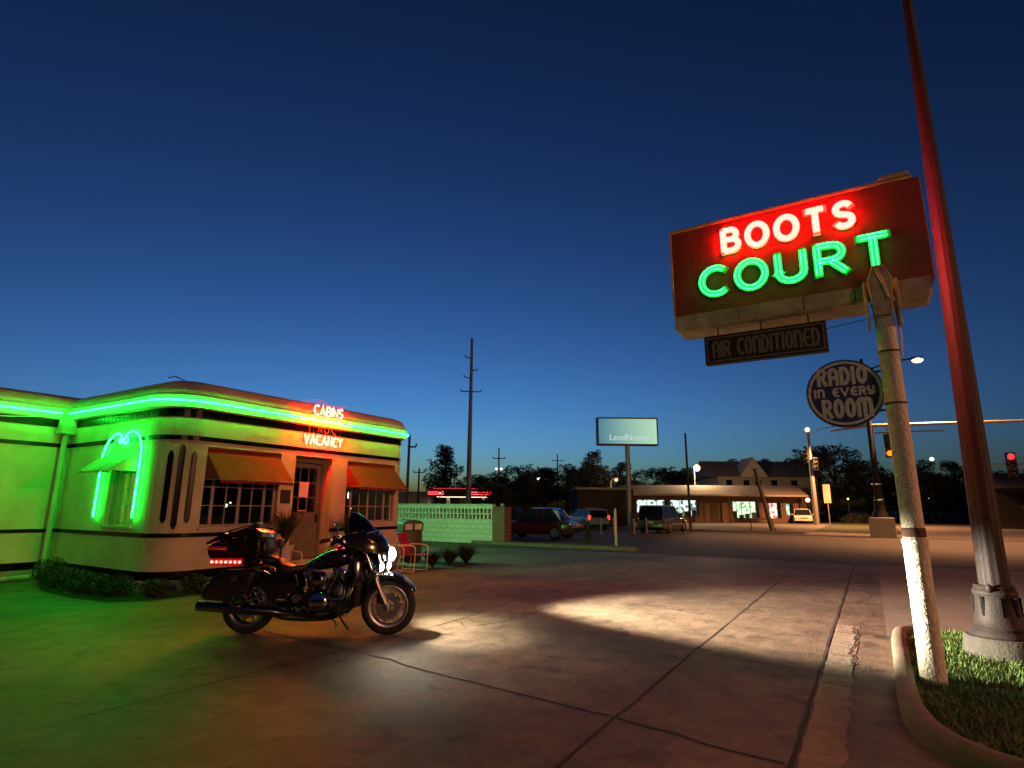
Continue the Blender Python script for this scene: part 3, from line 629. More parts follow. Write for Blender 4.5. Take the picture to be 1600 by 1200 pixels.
for g in gl:
    m_ = SM(); ribbons(m_, g, .072, .001, .028, on_x(SX)); o = m_.build('letter', 'letterwhite', sg)
    m_ = SM(); neon(m_, g, (-.0205, 0, .0205), .0112, .040, on_x(SX), 6, .0); m_.build('tube', 'neon_letter_red', o, smooth=60)
gl = layout('COURT', -1.37, .43, 3.875, 4.185, .36)
for g in gl:
    m_ = SM(); ribbons(m_, g, .080, .001, .028, on_x(SX)); o = m_.build('letter', 'lettergreen', sg)
    m_ = SM(); neon(m_, g, (-.019, .019), .006, .040, on_x(SX), 6, .0); m_.build('tube', 'neon_letter_green', o, smooth=60)
def on_back(u, v, w_): return (SX+.42+w_, u+.45, v)      # the same letters on the face towards the street
for txt, a, b, z0, z1, mt, tb, gp in (('BOOTS', -.65, .61, 4.355, 4.605, 'letterwhite', 'neon_back_red', .30), ('COURT', -.92, .88, 3.875, 4.185, 'lettergreen', 'neon_letter_green', .26)):
    for g in layout(txt, a, b, z0, z1, gp):
        m_ = SM(); ribbons(m_, g, .088, .001, .028, on_back); o = m_.build('letter', mt, sg)
        m_ = SM(); neon(m_, g, (-.02, .02), .0105, .040, on_back, 6, .0); m_.build('tube', tb, o, smooth=60)
# hanging board
ab = thing('hanging_sign', 'narrow dark board reading AIR CONDITIONED hanging under the neon sign', 'sign', (SX+.1, .8, 3.07))
def HM(): m_ = MB(); m_.m = Matrix.Translation((-SX-.1, -.8, -3.07)); return m_
XA = SX+.02
m_ = HM(); m_.rbox((XA, .18, 3.075), (XA+.09, 1.40, 3.405), .012); m_.build('board', 'darkplate', ab)
m_ = HM()
for a, b, c_, d_ in ((.205,1.375,3.365,3.378), (.205,1.375,3.10,3.113)): m_.box((XA-.006,a,c_), (XA-.001,b,d_))
for y in (.205, 1.362): m_.box((XA-.006,y,3.1135), (XA-.001,y+.013,3.3645))
build_each(m_, 'border', 'greyletter', ab)
for g in layout('a1r cond1t1oned', -1.30, -.26, 3.155, 3.325, .30, .26): m_ = HM(); ribbons(m_, g, .026, -.002, .008, on_x(XA)); m_.build('letter', 'greyletter', ab)
m_ = HM()
for y in (1.25, .8, .34): m_.tube([(XA+.045,y,3.40), (XA+.045,y,3.51)], .008, 6)
m_.tube([(XA+.045,.18,3.32), (6.33,-.24,3.33)], .004, 5); m_.build('hanger', 'rust', ab)
# round sign
rs = thing('round_sign', 'round navy sign reading RADIO IN EVERY ROOM fixed beside the sign pole', 'sign', (SX, .09, 2.62))
def RM(): m_ = MB(); m_.m = Matrix.Translation((-SX, -.09, -2.62)); return m_
XC = SX-.03; rc = (XC, .09, 2.62)
m_ = RM(); m_.lathe([(.001,0), (.325,0), (.337,.01), (.337,.05), (.325,.06), (.001,.06)], 48, rc, 'x'); m_.build('disc', 'navy', rs, smooth=30)
m_ = RM(); m_.lathe([(.292,-.006), (.316,-.006), (.316,.002), (.292,.002)], 48, rc, 'x', wrap=True); m_.build('ring', 'radioletter', rs)
for txt, a, b, z0, z1, wd in (('rad1o', -.30, .10, 2.715, 2.865, .034), ('1n eVery', -.345, .155, 2.595, 2.665, .021), ('room', -.28, .115, 2.39, 2.55, .034)):
    for g in layout(txt, a, b, z0, z1, .36, .3): m_ = RM(); ribbons(m_, g, wd, -.002, .007, on_x(XC)); m_.build('letter', 'radioletter', rs)
m_ = RM(); m_.box((XC+.03,-.30,2.80), (XC+.05,-.1,2.82)); m_.box((XC+.03,-.30,2.42), (XC+.05,-.1,2.44)); m_.build('bracket', 'rust', rs)
# pole
pl = thing('sign_pole', 'thick white painted steel pole holding up the neon sign', 'pole', (PX, PY, 0))
m_ = MB(); zs = [(.105,.02), (.098,.1), (.093,.5), (.093,1.0), (.095,1.2), (.10,1.215), (.10,1.25), (.086,1.262), (.085,2.0), (.085,2.46), (.089,2.462), (.089,2.475), (.085,2.48), (.084,2.95), (.088,2.955), (.088,2.97), (.083,2.975), (.083,3.45), (.082,3.6)]
m_.lathe(zs, 28); m_.build('post', 'whitepole', pl, smooth=40)
m_ = MB(); m_.lathe([(.0865,1.27), (.091,1.275), (.091,1.345), (.0865,1.35)], 28); m_.build('collar', 'rust', pl, smooth=40)
m_ = MB(); m_.lathe([(.0905,3.42), (.093,3.43), (.093,3.44), (.0905,3.45)], 24); m_.lathe([(.0885,2.455), (.0905,2.46), (.0905,2.472), (.0885,2.476)], 24); m_.lathe([(.0885,2.95), (.091,2.955), (.091,2.965), (.0885,2.97)], 24); build_each(m_, 'seam_ring', 'rust', pl)
m_ = MB(); m_.loft([[(-.115,-.07,3.3), (-.085,-.07,3.3), (-.085,.07,3.3), (-.115,.07,3.3)], [(-.12,-.09,3.5), (-.08,-.09,3.5), (-.08,.09,3.5), (-.12,.09,3.5)], [(-.12,-.10,3.66), (-.08,-.10,3.66), (-.08,.10,3.66), (-.12,.10,3.66)], [(-.115,-.045,3.80), (-.08,-.045,3.80), (-.08,.045,3.80), (-.115,.045,3.80)]])
m_.box((-.08,-.14,3.2), (.06,-.115,3.66)); m_.box((-.08,.115,3.2), (.06,.14,3.66)); m_.box((-.02,-.115,3.5), (.1,.115,3.66)); m_.tube([(-.13,-.05,3.45), (-.135,-.02,3.62), (-.125,.02,3.76)], .016, 8); m_.build('bracket', 'signcream', pl, bevel=.008)
m_ = MB(); m_.tube([(.0,-.10,3.45), (.02,-.115,3.1), (.0,-.10,2.9)], .011, 6); m_.build('conduit', 'letterwhite', pl)

# ------------------------------------------------------------------ lamp post in the foreground
lp = thing('lamp_post', 'tall dark fluted lamp post on a bell base in the grass', 'lamp post', (7.74, -.99, .08))
tilt = Vector((-.0, .012, 1)).normalized()
def flute(r, z, n=48, dep=.06): return [((r*(1-dep*(.5+.5*cos(12*2*pi*k/n))))*cos(2*pi*k/n)-.0*z, (r*(1-dep*(.5+.5*cos(12*2*pi*k/n))))*sin(2*pi*k/n)-.012*z, z) for k in range(n)]
m_ = MB(); m_.lathe([(.32,0), (.325,.05), (.315,.17), (.29,.2), (.2,.2)], 40); m_.build('footing', 'darkfoot', lp, smooth=40)
m_ = MB(); m_.lathe([(.25,.195), (.262,.215), (.245,.25), (.225,.27), (.232,.29), (.212,.31), (.195,.36), (.18,.48), (.172,.58), (.185,.60), (.185,.63), (.165,.65), (.172,.67), (.155,.69)], 40); m_.build('bell_base', 'lampiron', lp, smooth=45)
m_ = MB(); m_.ball((-.165,.06,.665), (.03,.03,.045)); 
for a in range(8): m_.box((.185*cos(a*pi/4)-.012, .185*sin(a*pi/4)-.012, .40), (.185*cos(a*pi/4)+.012, .185*sin(a*pi/4)+.012, .58))
build_each(m_, 'base_ornament', 'lampiron', lp, smooth=45)
m_ = MB(); m_.loft([flute(.136-(.136-.108)*min(1, z/3)-(.058*max(0, z-3)/4.8), z) for z in np.linspace(.68, 9.2, 24)]); m_.build('shaft', 'lampiron', lp, smooth=60)
m_ = MB(); m_.tube(smooth([(0,-.11,9.0), (0,-.12,9.6), (-.1,-.5,9.9), (-.2,-1.6,9.95)]), .05, 8); m_.rbox((-.35,-2.2,9.87), (-.05,-1.5,10.02), .04); m_.build('arm', 'lampiron', lp)
m_ = MB(); m_.rbox((-.3,-2.1,9.84), (-.1,-1.6,9.868), .01); m_.build('assumed_lamp_lens', glow('luminaire_lens', (1, .68, .32), 22), lp)  # assumed luminaire above the view, inferred from the lit shaft

# street lamps; the two behind the camera are assumed, added for their light
def far_lamp(name, label, loc, h, arm, bulb_m, bulb_r, pole_m='steel', group=None, power=0, col=(1,.7,.4), r0=.1, base=None):
    t = thing(name, label, 'street lamp', loc, 0, group)
    m_ = MB(); m_.lathe([(r0*1.5,0), (r0*1.5,.3), (r0,.35), (r0*.6,h)], 12); m_.build('pole', pole_m, t, smooth=40)
    if base: m_ = MB(); m_.rbox((-base,-base,0), (base,base,base*1.6), .04); m_.build('plinth', 'pale', t)
    ax, ay = arm
    m_ = MB()
    if ax or ay: m_.tube(smooth([(0,0,h-.1), (ax*.3,ay*.3,h+.25), (ax,ay,h+.3)]), r0*.4, 6)
    m_.rbox((ax-.16,ay-.16,h+.24), (ax+.16,ay+.16,h+.42), .04); m_.build('lamp_head', pole_m, t)
    m_ = MB(); m_.ball((ax,ay,h+.17), bulb_r, 12); m_.build('bulb', bulb_m, t, smooth=60)
    if power:
        l = bpy.data.lights.new('lamp_light', 'POINT'); l.energy = power; l.color = col; l.shadow_soft_size = 1.6
        lo = bpy.data.objects.new('lamp_light', l); C.objects.link(lo); lo.parent = t; lo.location = (ax, ay, h-.15)
    return t
far_lamp('street_lamp', 'assumed unseen street lamp across the road behind the photographer', (9,-30,0), 7.0, (0,1.2), 'lamp_warm', .12, power=14500, col=(1,.38,.15))  # assumed lamp added out of view to warm the office front
wlt = BM(); wlt.rbox((XR+.02, 14.3, 2.7), (XR+.16, 14.6, 2.95), .02); wl_o = wlt.build('added_fill_box', 'steel', bld)  # made-up box out of view, carries the added green fill lamp
l_ = bpy.data.lights.new('added_fill_lamp', 'POINT'); l_.energy = 1000; l_.color = (.28, 1, .42); l_.shadow_soft_size = .2; lo_ = bpy.data.objects.new('added_fill_lamp', l_); C.objects.link(lo_); lo_.parent = bld; lo_.location = bp(XR+.35, 14.45, 2.75)  # added fill, stands in for the rear neon on the block wall
far_lamp('street_lamp', 'assumed unseen street lamp behind the motel side of the road', (-16,-17,0), 7.6, (.8,.6), 'lamp_warm', .12, power=3200, col=(1,.5,.32))  # second assumed lamp, added out of view as fill on signs and pole

# ------------------------------------------------------------------ motorcycle
bk = thing('motorcycle', 'black touring motorcycle with its headlight on, parked before the office', 'motorcycle', (4.57, 6.53, 0), radians(-58.9))
bk.rotation_euler = (radians(-3), 0, radians(-58.9))
def ring(x, y, z, hy, hz, p=2.6, n=20):
    r = []
    for k in range(n):
        a = 2*pi*k/n; cy_, sz = cos(a), sin(a); r.append((x, y+hy*math.copysign(abs(cy_)**(2/p), cy_), z+hz*math.copysign(abs(sz)**(2/p), sz)))
    return r
def body(name, secs, m, par=bk, p=2.6, smooth_=50, n=20, bevel=0):
    m_ = MB(); m_.loft([ring(*s, p=p, n=n) for s in secs]); return m_.build(name, m, par, smooth=smooth_, bevel=bevel)
def profile(name, poly, hw, m, par=bk, ins=.03, y=0, bev=.012, smooth_=40):
    m_ = MB(); cx_ = sum(a for a, b in poly)/len(poly); cz = sum(b for a, b in poly)/len(poly)
    def sh(f): return [(cx_+(a-cx_)*f, cz+(b-cz)*f) for a, b in poly]
    q = 1-ins*2.2; lay = [(-hw, q), (-hw*.92, 1-ins*.6), (-hw*.6, 1), (hw*.6, 1), (hw*.92, 1-ins*.6), (hw, q)]
    m_.loft([[(a, y+d, b) for a, b in sh(f)] for d, f in lay]); return m_.build(name, m, par, smooth=smooth_)
def torus(m_, cx_, cz, R, r, yw, n=40, k=10, cyy=0):
    rings = []
    for i in range(n):
        a = 2*pi*i/n; rings.append([(cx_+(R+r*cos(2*pi*j/k))*cos(a), cyy+yw*sin(2*pi*j/k), cz+(R+r*cos(2*pi*j/k))*sin(a)) for j in range(k)])
    m_.loft(rings, loop=True)
def bike_wheel(x, R, tw, steer=0, nsp=9):
    wh = bpy.data.objects.new('wheel', None); C.objects.link(wh); wh.parent = bk; wh.location = (x, 0, R); wh.rotation_euler = (0, 0, steer)
    m_ = MB(); rt_ = R*.17; torus(m_, 0, 0, R-rt_, rt_, tw/2, 48, 12); m_.build('tyre', 'rubber', wh, smooth=60)
    m_ = MB(); q = R-rt_*1.75; m_.lathe([(q-.028,-tw*.32), (q,-tw*.42), (q+.012,-tw*.40), (q+.004,-tw*.30), (q-.012,0), (q+.004,tw*.30), (q+.012,tw*.40), (q,tw*.42), (q-.028,tw*.32)], 48, (0,0,0), 'y'); m_.build('rim', 'aluminium', wh, smooth=50)
    m_ = MB()
    for i in range(nsp):
        a = 2*pi*i/nsp+.2; c, s = cos(a), sin(a); b = .11
        m_.loft([[(c*.04-s*e-s*.0, yy_, s*.04+c*e) for e, yy_ in ((-.014,-.02), (.014,-.02), (.014,.02), (-.014,.02))], [((q-.01)*cos(a+b)-sin(a+b)*e, yy_, (q-.01)*sin(a+b)+cos(a+b)*e) for e, yy_ in ((-.008,-.014), (.008,-.014), (.008,.014), (-.008,.014))]])
    m_.build('spokes', 'aluminium', wh, smooth=30)
    m_ = MB(); m_.lathe([(.012,-.085), (.035,-.085), (.045,-.06), (.045,.06), (.035,.085), (.012,.085)], 20, (0,0,0), 'y'); m_.build('hub', 'chrome', wh, smooth=40)
    for s in (-1, 1):
        m_ = MB(); m_.lathe([(.075,s*.068), (.145,s*.068), (.145,s*.073), (.075,s*.073)], 36, (0,0,0), 'y', wrap=True)
        for i in range(5): a = 2*pi*i/5; m_.tube([(.03*cos(a), s*.07, .03*sin(a)), (.085*cos(a+.25), s*.07, .085*sin(a+.25))], .007, 6)
        m_.build('brake_disc', 'chrome', wh, smooth=30)
    return wh
bike_wheel(0, .325, .17); bike_wheel(1.69, .325, .135, radians(6))
# front end
def fender(name, x, z, R, a0, a1, hw, m, steer=0, drop=.05):
    m_ = MB(); rings = []
    for i in range(17):
        a = radians(a0+(a1-a0)*i/16); rr = R+.012*sin(pi*i/16); tp = 1-.25*abs(i-8)/8 if i in (0, 16) else 1
        rings.append([(x+(rr-q)*cos(a), yy_*tp, z+(rr-q)*sin(a)) for yy_, q in ((-hw,drop+.02), (-hw,drop*.5), (-hw*.85,.014), (-hw*.45,0), (0,-.004), (hw*.45,0), (hw*.85,.014), (hw,drop*.5), (hw,drop+.02), (hw*.9,drop+.02), (hw*.78,.022), (0,.008), (-hw*.78,.022), (-hw*.9,drop+.02))])
    m_.loft(rings); return m_.build(name, m, bk, smooth=50)
ff = fender('front_fender', 1.69, .325, .375, 152, 28, .095, 'paint')
m_ = MB(); m_.tube([(1.69+.372*cos(radians(a)), -.098, .325+.372*sin(radians(a))) for a in range(60, 110, 8)], .006, 6); m_.build('fender_trim', 'chrome', ff)
fork = bpy.data.objects.new('fork', None); C.objects.link(fork); fork.parent = bk
for s in (-1, 1):
    m_ = MB(); m_.tube([(1.69,s*.105,.325), (1.60,s*.105,.51), (1.50,s*.105,.72)], [.028,.034,.034], 12); m_.rbox((1.665,s*.105-.03,.285), (1.72,s*.105+.03,.36), .01); m_.build('fork_slider', 'aluminium', fork, smooth=40)
    m_ = MB(); m_.tube([(1.50,s*.105,.72), (1.42,s*.105,.90), (1.34,s*.105,1.04)], .040, 12); m_.build('fork_cover', 'chrome', fork, smooth=40)
    m_ = MB(); m_.rbox((1.56,s*.088-.022,.36), (1.64,s*.088+.022,.47), .012); m_.build('brake_caliper', 'darkchrome', fork, smooth=40)
profile('fairing_nacelle', [(1.28,1.03),(1.42,1.05),(1.55,1.0),(1.57,.86),(1.50,.75),(1.40,.77),(1.30,.9)], .12, 'paint')
# batwing fairing: sections across the bike
m_ = MB(); rings = []
for k in range(-8, 9):
    t = k/8; yy_ = .42*math.copysign(abs(t)**.9, t); back = .42*abs(t)**2.0; top = 1.20-.10*abs(t)**2.2-.0; botm = .90+.10*abs(t)**1.5; xf = 1.66-back
    if abs(k) == 8: top -= .05; botm += .05
    rings.append([(xf-.01,yy_,botm), (xf,yy_,(botm+top)/2-.02), (xf-.05,yy_,(botm+top)/2+.06), (xf-.13,yy_,top), (xf-.19,yy_,top+.01), (xf-.19,yy_,top-.04), (xf-.12,yy_,(botm+top)/2), (xf-.10,yy_,botm+.01)])
m_.loft(rings); fa = m_.build('fairing', 'paint', bk, smooth=55)
m_ = MB(); rings = []
for k in range(-6, 7):
    t = k/6; yy_ = .27*t; bx = 1.50-.42*(abs(.30*t/.42))**2*1.2; hh = .22*(1-abs(t)**3.2)+.02
    rings.append([(bx,yy_,1.19), (bx-.12*hh/.22,yy_,1.19+hh*.6), (bx-.24*hh/.22,yy_,1.19+hh), (bx-.245*hh/.22,yy_,1.188+hh), (bx-.126*hh/.22,yy_,1.185+hh*.6), (bx-.012,yy_,1.18)])
m_.loft(rings); m_.build('windscreen', 'smoke', bk, smooth=60)
m_ = MB(); m_.tube(smooth([(1.42,-.27,1.17), (1.5,-.14,1.20), (1.53,0,1.21), (1.5,.14,1.20), (1.42,.27,1.17)]), .009, 6); m_.build('screen_trim', 'chrome', fa)
for i, yv in enumerate((-.22,-.1,.02)):
    m_ = MB(); m_.ball((1.56-.9*yv*yv, yv, 1.165), .011, 8); m_.build('screw', 'chrome', fa)
hx = 1.66
m_ = MB(); m_.lathe([(.02,-.05), (.085,-.03), (.098,0), (.103,.012), (.09,.018), (.09,.004)], 28, (hx,0,.925), 'x'); m_.build('headlight_rim', 'chrome', bk, smooth=50)
m_ = MB(); m_.ball((hx+.005,0,.925), (.075,.092,.092), 20); hl = m_.build('headlight', 'headglow', bk, smooth=60); hl['label'] = 'round main headlight, lit'
for s in (-1, 1):
    m_ = MB(); m_.lathe([(.01,-.09), (.045,-.07), (.064,-.02), (.068,.01), (.058,.014), (.058,.0)], 20, (1.60,s*.20,.785), 'x'); b_ = m_.build('lamp_bowl', 'chrome', bk, smooth=50)
    m_ = MB(); m_.ball((1.60,s*.20,.785), (.05,.058,.058), 14); m_.build('passing_lamp', glow('passing_lamp_glow', (1, .95, .82), 22), b_, smooth=60)
    m_ = MB(); m_.lathe([(.005,-.05), (.026,-.04), (.032,.0), (.028,.012)], 14, (1.58,s*.27,.70), 'x'); m_.build('turn_signal', 'chrome', bk, smooth=50)
m_ = MB(); m_.tube([(1.52,-.27,.72), (1.54,0,.76), (1.52,.27,.72)], .014, 8); m_.build('lamp_bar', 'chrome', bk)
m_ = MB(); m_.tube(smooth([(1.02,-.43,1.085), (1.16,-.36,1.13), (1.27,-.14,1.11), (1.29,0,1.07), (1.27,.14,1.11), (1.16,.36,1.13), (1.02,.43,1.085)]), .0135, 8); hb = m_.build('handlebar', 'chrome', bk, smooth=60)
for s in (-1, 1):
    m_ = MB(); m_.tube([(.93,s*.455,1.06), (1.05,s*.42,1.095)], .019, 10); m_.build('grip', 'rubber', hb, smooth=50)
    m_ = MB(); m_.tube([(1.10,s*.40,1.12), (1.0,s*.45,1.10), (.95,s*.47,1.09)], .007, 6); m_.rbox((1.07,s*.40-.03,1.09), (1.13,s*.40+.03,1.14), .01); m_.build('lever', 'darkchrome', hb)
    m_ = MB(); m_.tube([(1.12,s*.40,1.13), (1.14,s*.43,1.20), (1.12,s*.45,1.245)], .008, 6); m_.ball((1.11,s*.455,1.27), (.018,.072,.042), 16); m_.build('mirror', 'chrome', hb, smooth=50)
m_ = MB()
for s in (-1, 1): m_.lathe([(.01,-.02), (.045,-.02), (.052,0), (.01,0)], 18, (1.40,s*.07,1.14), 'x')
build_each(m_, 'gauge', 'chrome', bk, smooth=40)
# tank, seat, side panels
body('fuel_tank', [(.66,0,.80,.03,.03), (.72,0,.80,.085,.065), (.82,0,.825,.13,.095), (.95,0,.86,.165,.115), (1.08,0,.885,.17,.118), (1.18,0,.90,.15,.105), (1.25,0,.91,.105,.08), (1.275,0,.91,.06,.05)], 'paint', p=2.3)
m_ = MB(); m_.loft([ring(x, 0, z, .035, .012, n=12) for x, z in ((.78,.905), (.9,.955), (1.02,.995), (1.12,1.003))]); m_.ball((1.05,0,1.005), (.05,.05,.018)); m_.build('tank_console', 'chrome', bk, smooth=50)
body('rider_seat', [(.70,0,.79,.05,.02), (.60,0,.755,.13,.05), (.50,0,.735,.175,.055), (.40,0,.75,.185,.065), (.33,0,.80,.17,.075), (.29,0,.83,.12,.05)], 'leather', p=3)
body('passenger_seat', [(.31,0,.83,.13,.05), (.24,0,.845,.155,.055), (.20,0,.85,.16,.055), (.15,0,.85,.15,.05), (.13,0,.85,.1,.04)], 'leather', p=3)
m_ = MB(); m_.tube([(.30,-.16,.87), (.26,-.175,.895), (.18,-.175,.895), (.15,-.16,.88)], .008, 6); m_.build('seat_rail', 'chrome', bk)
body('backrest', [(.185,0,1.0,.10,.05), (.17,0,1.0,.14,.085), (.155,0,1.0,.15,.09), (.142,0,1.0,.13,.07)], 'leather', p=3.5)
m_ = MB(); m_.tube([(.31,0,.86), (.305,0,1.02)], .014, 8); m_.rbox((.275,-.07,.99), (.325,.07,1.10), .02); m_.build('rider_backrest', 'leather', bk, smooth=40)
for s in (-1, 1):
    profile('side_cover', [(.28,.72),(.58,.70),(.62,.55),(.50,.40),(.30,.42),(.22,.55)], .02, 'paint', y=s*.15)
    sb = profile('saddlebag', [(.20,.73),(.10,.755),(-.14,.75),(-.28,.69),(-.38,.55),(-.41,.46),(-.36,.415),(-.1,.395),(.09,.40),(.14,.53)], .10, 'paint', y=s*.31)
    m_ = MB(); m_.tube([(.16,s*.413,.68), (-.1,s*.418,.69), (-.30,s*.408,.63)], .005, 6); m_.build('lid_seam', 'darkchrome', sb)
    m_ = MB(); m_.rbox((-.08,s*.405-.012,.63), (-.01,s*.405+.016,.69), .008); m_.build('latch', 'chrome', sb)
    m_ = MB(); m_.tube(smooth([(.14,s*.25,.42), (.15,s*.42,.44), (.05,s*.44,.50), (-.02,s*.43,.36), (.14,s*.25,.34)]), .012, 8); m_.build('bag_guard', 'darkchrome', bk, smooth=60)
fender('rear_fender', 0, .335, .40, 175, 40, .10, 'paint')
# top box
tb = profile('top_case', [(.13,.91),(.14,1.11),(.08,1.13),(-.2,1.10),(-.40,1.05),(-.50,1.0),(-.47,.91),(-.38,.80),(.02,.79),(.09,.84)], .27, 'paint')
profile('case_lid', [(.135,1.12),(.13,1.18),(.07,1.22),(-.02,1.235),(-.20,1.17),(-.38,1.12),(-.51,1.05),(-.50,1.02),(-.4,1.06),(-.2,1.11)], .28, 'paint', par=tb)
m_ = MB(); m_.prism([(-.20,1.165),(-.02,1.30),(.015,1.295),(.06,1.21)], -.10, .10); m_.build('luggage_bag', 'leather', bk, bevel=.02)
m_ = MB(); m_.tube([(.1,-.22,1.22), (-.05,-.22,1.25), (-.35,-.2,1.16), (-.37,0,1.16), (-.35,.2,1.16), (-.05,.22,1.25), (.1,.22,1.22)], .008, 6); m_.build('luggage_rack', 'darkchrome', bk)
m_ = MB(); m_.tube(smooth([(-.24,-.28,.985), (-.4,-.275,.985), (-.5,-.22,.985), (-.52,0,.985), (-.5,.22,.985), (-.4,.275,.985), (-.24,.28,.985)]), .018, 8); m_.build('case_side_light', 'redlens', bk, smooth=60)
m_ = MB(); m_.rbox((-.08,-.30,1.07), (-.02,-.275,1.12), .005); m_.rbox((-.32,-.295,1.04), (-.26,-.27,1.09), .005); m_.build('latch', 'chrome', tb)
m_ = MB(); m_.rbox((-.41,-.285,.79), (-.02,-.225,.875), .015); tl = m_.build('light_bar', 'redlens', bk, smooth=40)
for i in range(7):
    m_ = MB(); m_.ball((-.385+.055*i, -.288, .83), (.017,.014,.015), 10); m_.build('led', 'ledred', tl, smooth=60)
for i in range(7):
    m_ = MB(); m_.ball((-.412, -.20+.066*i, .83), (.012,.016,.014), 8); m_.build('led', 'ledred', tl, smooth=60)
m_ = MB(); m_.rbox((-.408,-.224,.795), (-.36,.26,.865), .01); m_.build('rear_light', 'redlens', bk)
# engine
en = bpy.data.objects.new('engine', None); C.objects.link(en); en.parent = bk
body('crankcase', [(.48,0,.36,.10,.10), (.56,0,.36,.15,.15), (.75,0,.35,.17,.17), (.98,0,.34,.16,.16), (1.10,0,.33,.10,.11)], 'blackmetal', par=en, p=4)
m_ = MB(); m_.lathe([(.01,-.215), (.09,-.215), (.115,-.20), (.12,-.16)], 28, (.90,0,.37), 'y'); m_.build('cam_cover', 'chrome', en, smooth=40)
m_ = MB(); m_.lathe([(.01,-.20), (.045,-.20), (.06,-.18), (.06,-.15)], 20, (.62,0,.42), 'y'); m_.lathe([(.01,-.195), (.025,-.195), (.03,-.16)], 14, (.66,0,.29), 'y'); build_each(m_, 'gearbox_cover', 'chrome', en, smooth=40)
for tilt_, x0_ in ((22, .97), (-22, .82)):
    m_ = MB(); m_.m = Matrix.Translation((x0_, 0, .46)) @ Matrix.Rotation(radians(tilt_), 4, 'Y')
    for k in range(9): m_.rbox((-.088,-.10,.0+.027*k), (.088,.10,.012+.027*k), .004)
    m_.rbox((-.066,-.075,-.02), (.066,.075,.25), .01); m_.build('cylinder', 'darkchrome', en)
    m_ = MB(); m_.m = Matrix.Translation((x0_, 0, .46)) @ Matrix.Rotation(radians(tilt_), 4, 'Y'); m_.rbox((-.085,-.085,.252), (.085,.085,.315), .022); m_.build('rocker_cover', 'chrome', en, smooth=40)
    m_ = MB(); m_.m = Matrix.Translation((x0_, 0, .46)) @ Matrix.Rotation(radians(tilt_), 4, 'Y'); m_.tube([(.0,-.125,-.03), (.0,-.11,.26)], .011, 8); m_.build('pushrod_tube', 'chrome', en, smooth=60)
m_ = MB(); m_.lathe([(.01,-.275), (.07,-.275), (.095,-.255), (.10,-.20), (.09,-.12)], 28, (.885,0,.63), 'y'); m_.build('air_cleaner', 'darkchrome', en, smooth=40)
m_ = MB(); m_.lathe([(.01,-.285), (.05,-.282), (.055,-.272)], 24, (.885,0,.63), 'y'); m_.build('cleaner_cap', 'chrome', en, smooth=40)
# exhaust
m_ = MB(); m_.tube(smooth([(1.02,-.10,.62), (1.16,-.14,.60), (1.19,-.17,.48), (1.10,-.19,.30), (.90,-.21,.245), (.60,-.23,.25)]), .023, 10); build_each(m_, 'header_pipe', 'darkchrome', bk, smooth=60)
m_ = MB(); m_.tube([(.9,-.215,.262), (1.02,-.205,.27)], .030, 10); m_.build('heat_shield', 'chrome', bk, smooth=60)
m_ = MB(); m_.tube([(.62,-.23,.25), (.52,-.26,.262), (.42,-.30,.285), (-.28,-.33,.33), (-.40,-.335,.34), (-.455,-.337,.343), (-.445,-.337,.343)], [.025,.042,.052,.054,.056,.058,.044], 18); m_.build('muffler', 'darkchrome', bk, smooth=50)
m_ = MB(); m_.tube([(.45,.27,.285), (-.30,.33,.33), (-.45,.337,.34)], [.045,.054,.056], 14); m_.build('muffler', 'darkchrome', bk, smooth=50)
# frame, guards, boards
m_ = MB()
for s in (-1, 1): m_.tube(smooth([(1.30,s*.04,.98), (1.26,s*.08,.7), (1.18,s*.13,.35), (1.05,s*.14,.2), (.5,s*.14,.19), (.2,s*.14,.3)]), .018, 8)
m_.build('frame', 'blackmetal', bk, smooth=60)
m_ = MB(); m_.tube(smooth([(1.30,-.05,.80), (1.33,-.24,.72), (1.33,-.36,.55), (1.27,-.36,.38), (1.17,-.15,.24), (1.15,0,.22), (1.17,.15,.24), (1.27,.36,.38), (1.33,.36,.55), (1.33,.24,.72), (1.30,.05,.80)]), .015, 8); m_.build('engine_guard', 'darkchrome', bk, smooth=60)
for s in (-1, 1):
    profile('lower_fairing', [(1.25,.88),(1.37,.86),(1.42,.62),(1.38,.34),(1.27,.30),(1.22,.5)], .05, 'paint', y=s*.22)
    m_ = MB(); m_.prism([(.78,.30),(1.02,.30),(1.10,.335),(1.10,.345),(1.02,.315),(.78,.315)], s*.22-.0 if s > 0 else -.34, .34 if s > 0 else -.22); m_.build('floorboard', 'rubber', bk)
    m_ = MB(); m_.rbox((.16,s*.26-.06,.335), (.36,s*.26+.06,.355), .008); m_.build('passenger_board', 'rubber', bk)
m_ = MB(); m_.rbox((1.16,-.14,.30), (1.22,.14,.72), .015); m_.build('radiator', 'blackmetal', bk)
m_ = MB(); m_.rbox((1.02,-.33,.42), (1.22,-.30,.445), .008); m_.tube([(1.22,-.315,.43), (1.28,-.31,.50), (1.285,-.31,.56)], .012, 6); m_.build('foot_lever', 'chrome', bk, smooth=40)
m_ = MB(); m_.tube([(1.05,.12,.21), (1.13,.22,.06), (1.16,.27,.0)], .012, 8); m_.tube([(1.05,-.1,.2), (1.12,-.14,.12), (1.10,-.14,.10)], .01, 6); build_each(m_, 'kickstand', 'blackmetal', bk, smooth=60)
m_ = MB()
for i in range(4): m_.ball((.60+.045*i, -.205, .31+.01*(i % 2)), .012, 8)
for p_ in ((.52,-.17,.46), (.72,-.18,.50), (.78,-.19,.27), (1.0,-.17,.27), (1.06,-.16,.40), (1.22,-.2,.62), (1.20,-.2,.68)): m_.ball(p_, .013, 8)
build_each(m_, 'bolt', 'chrome', bk, smooth=60)
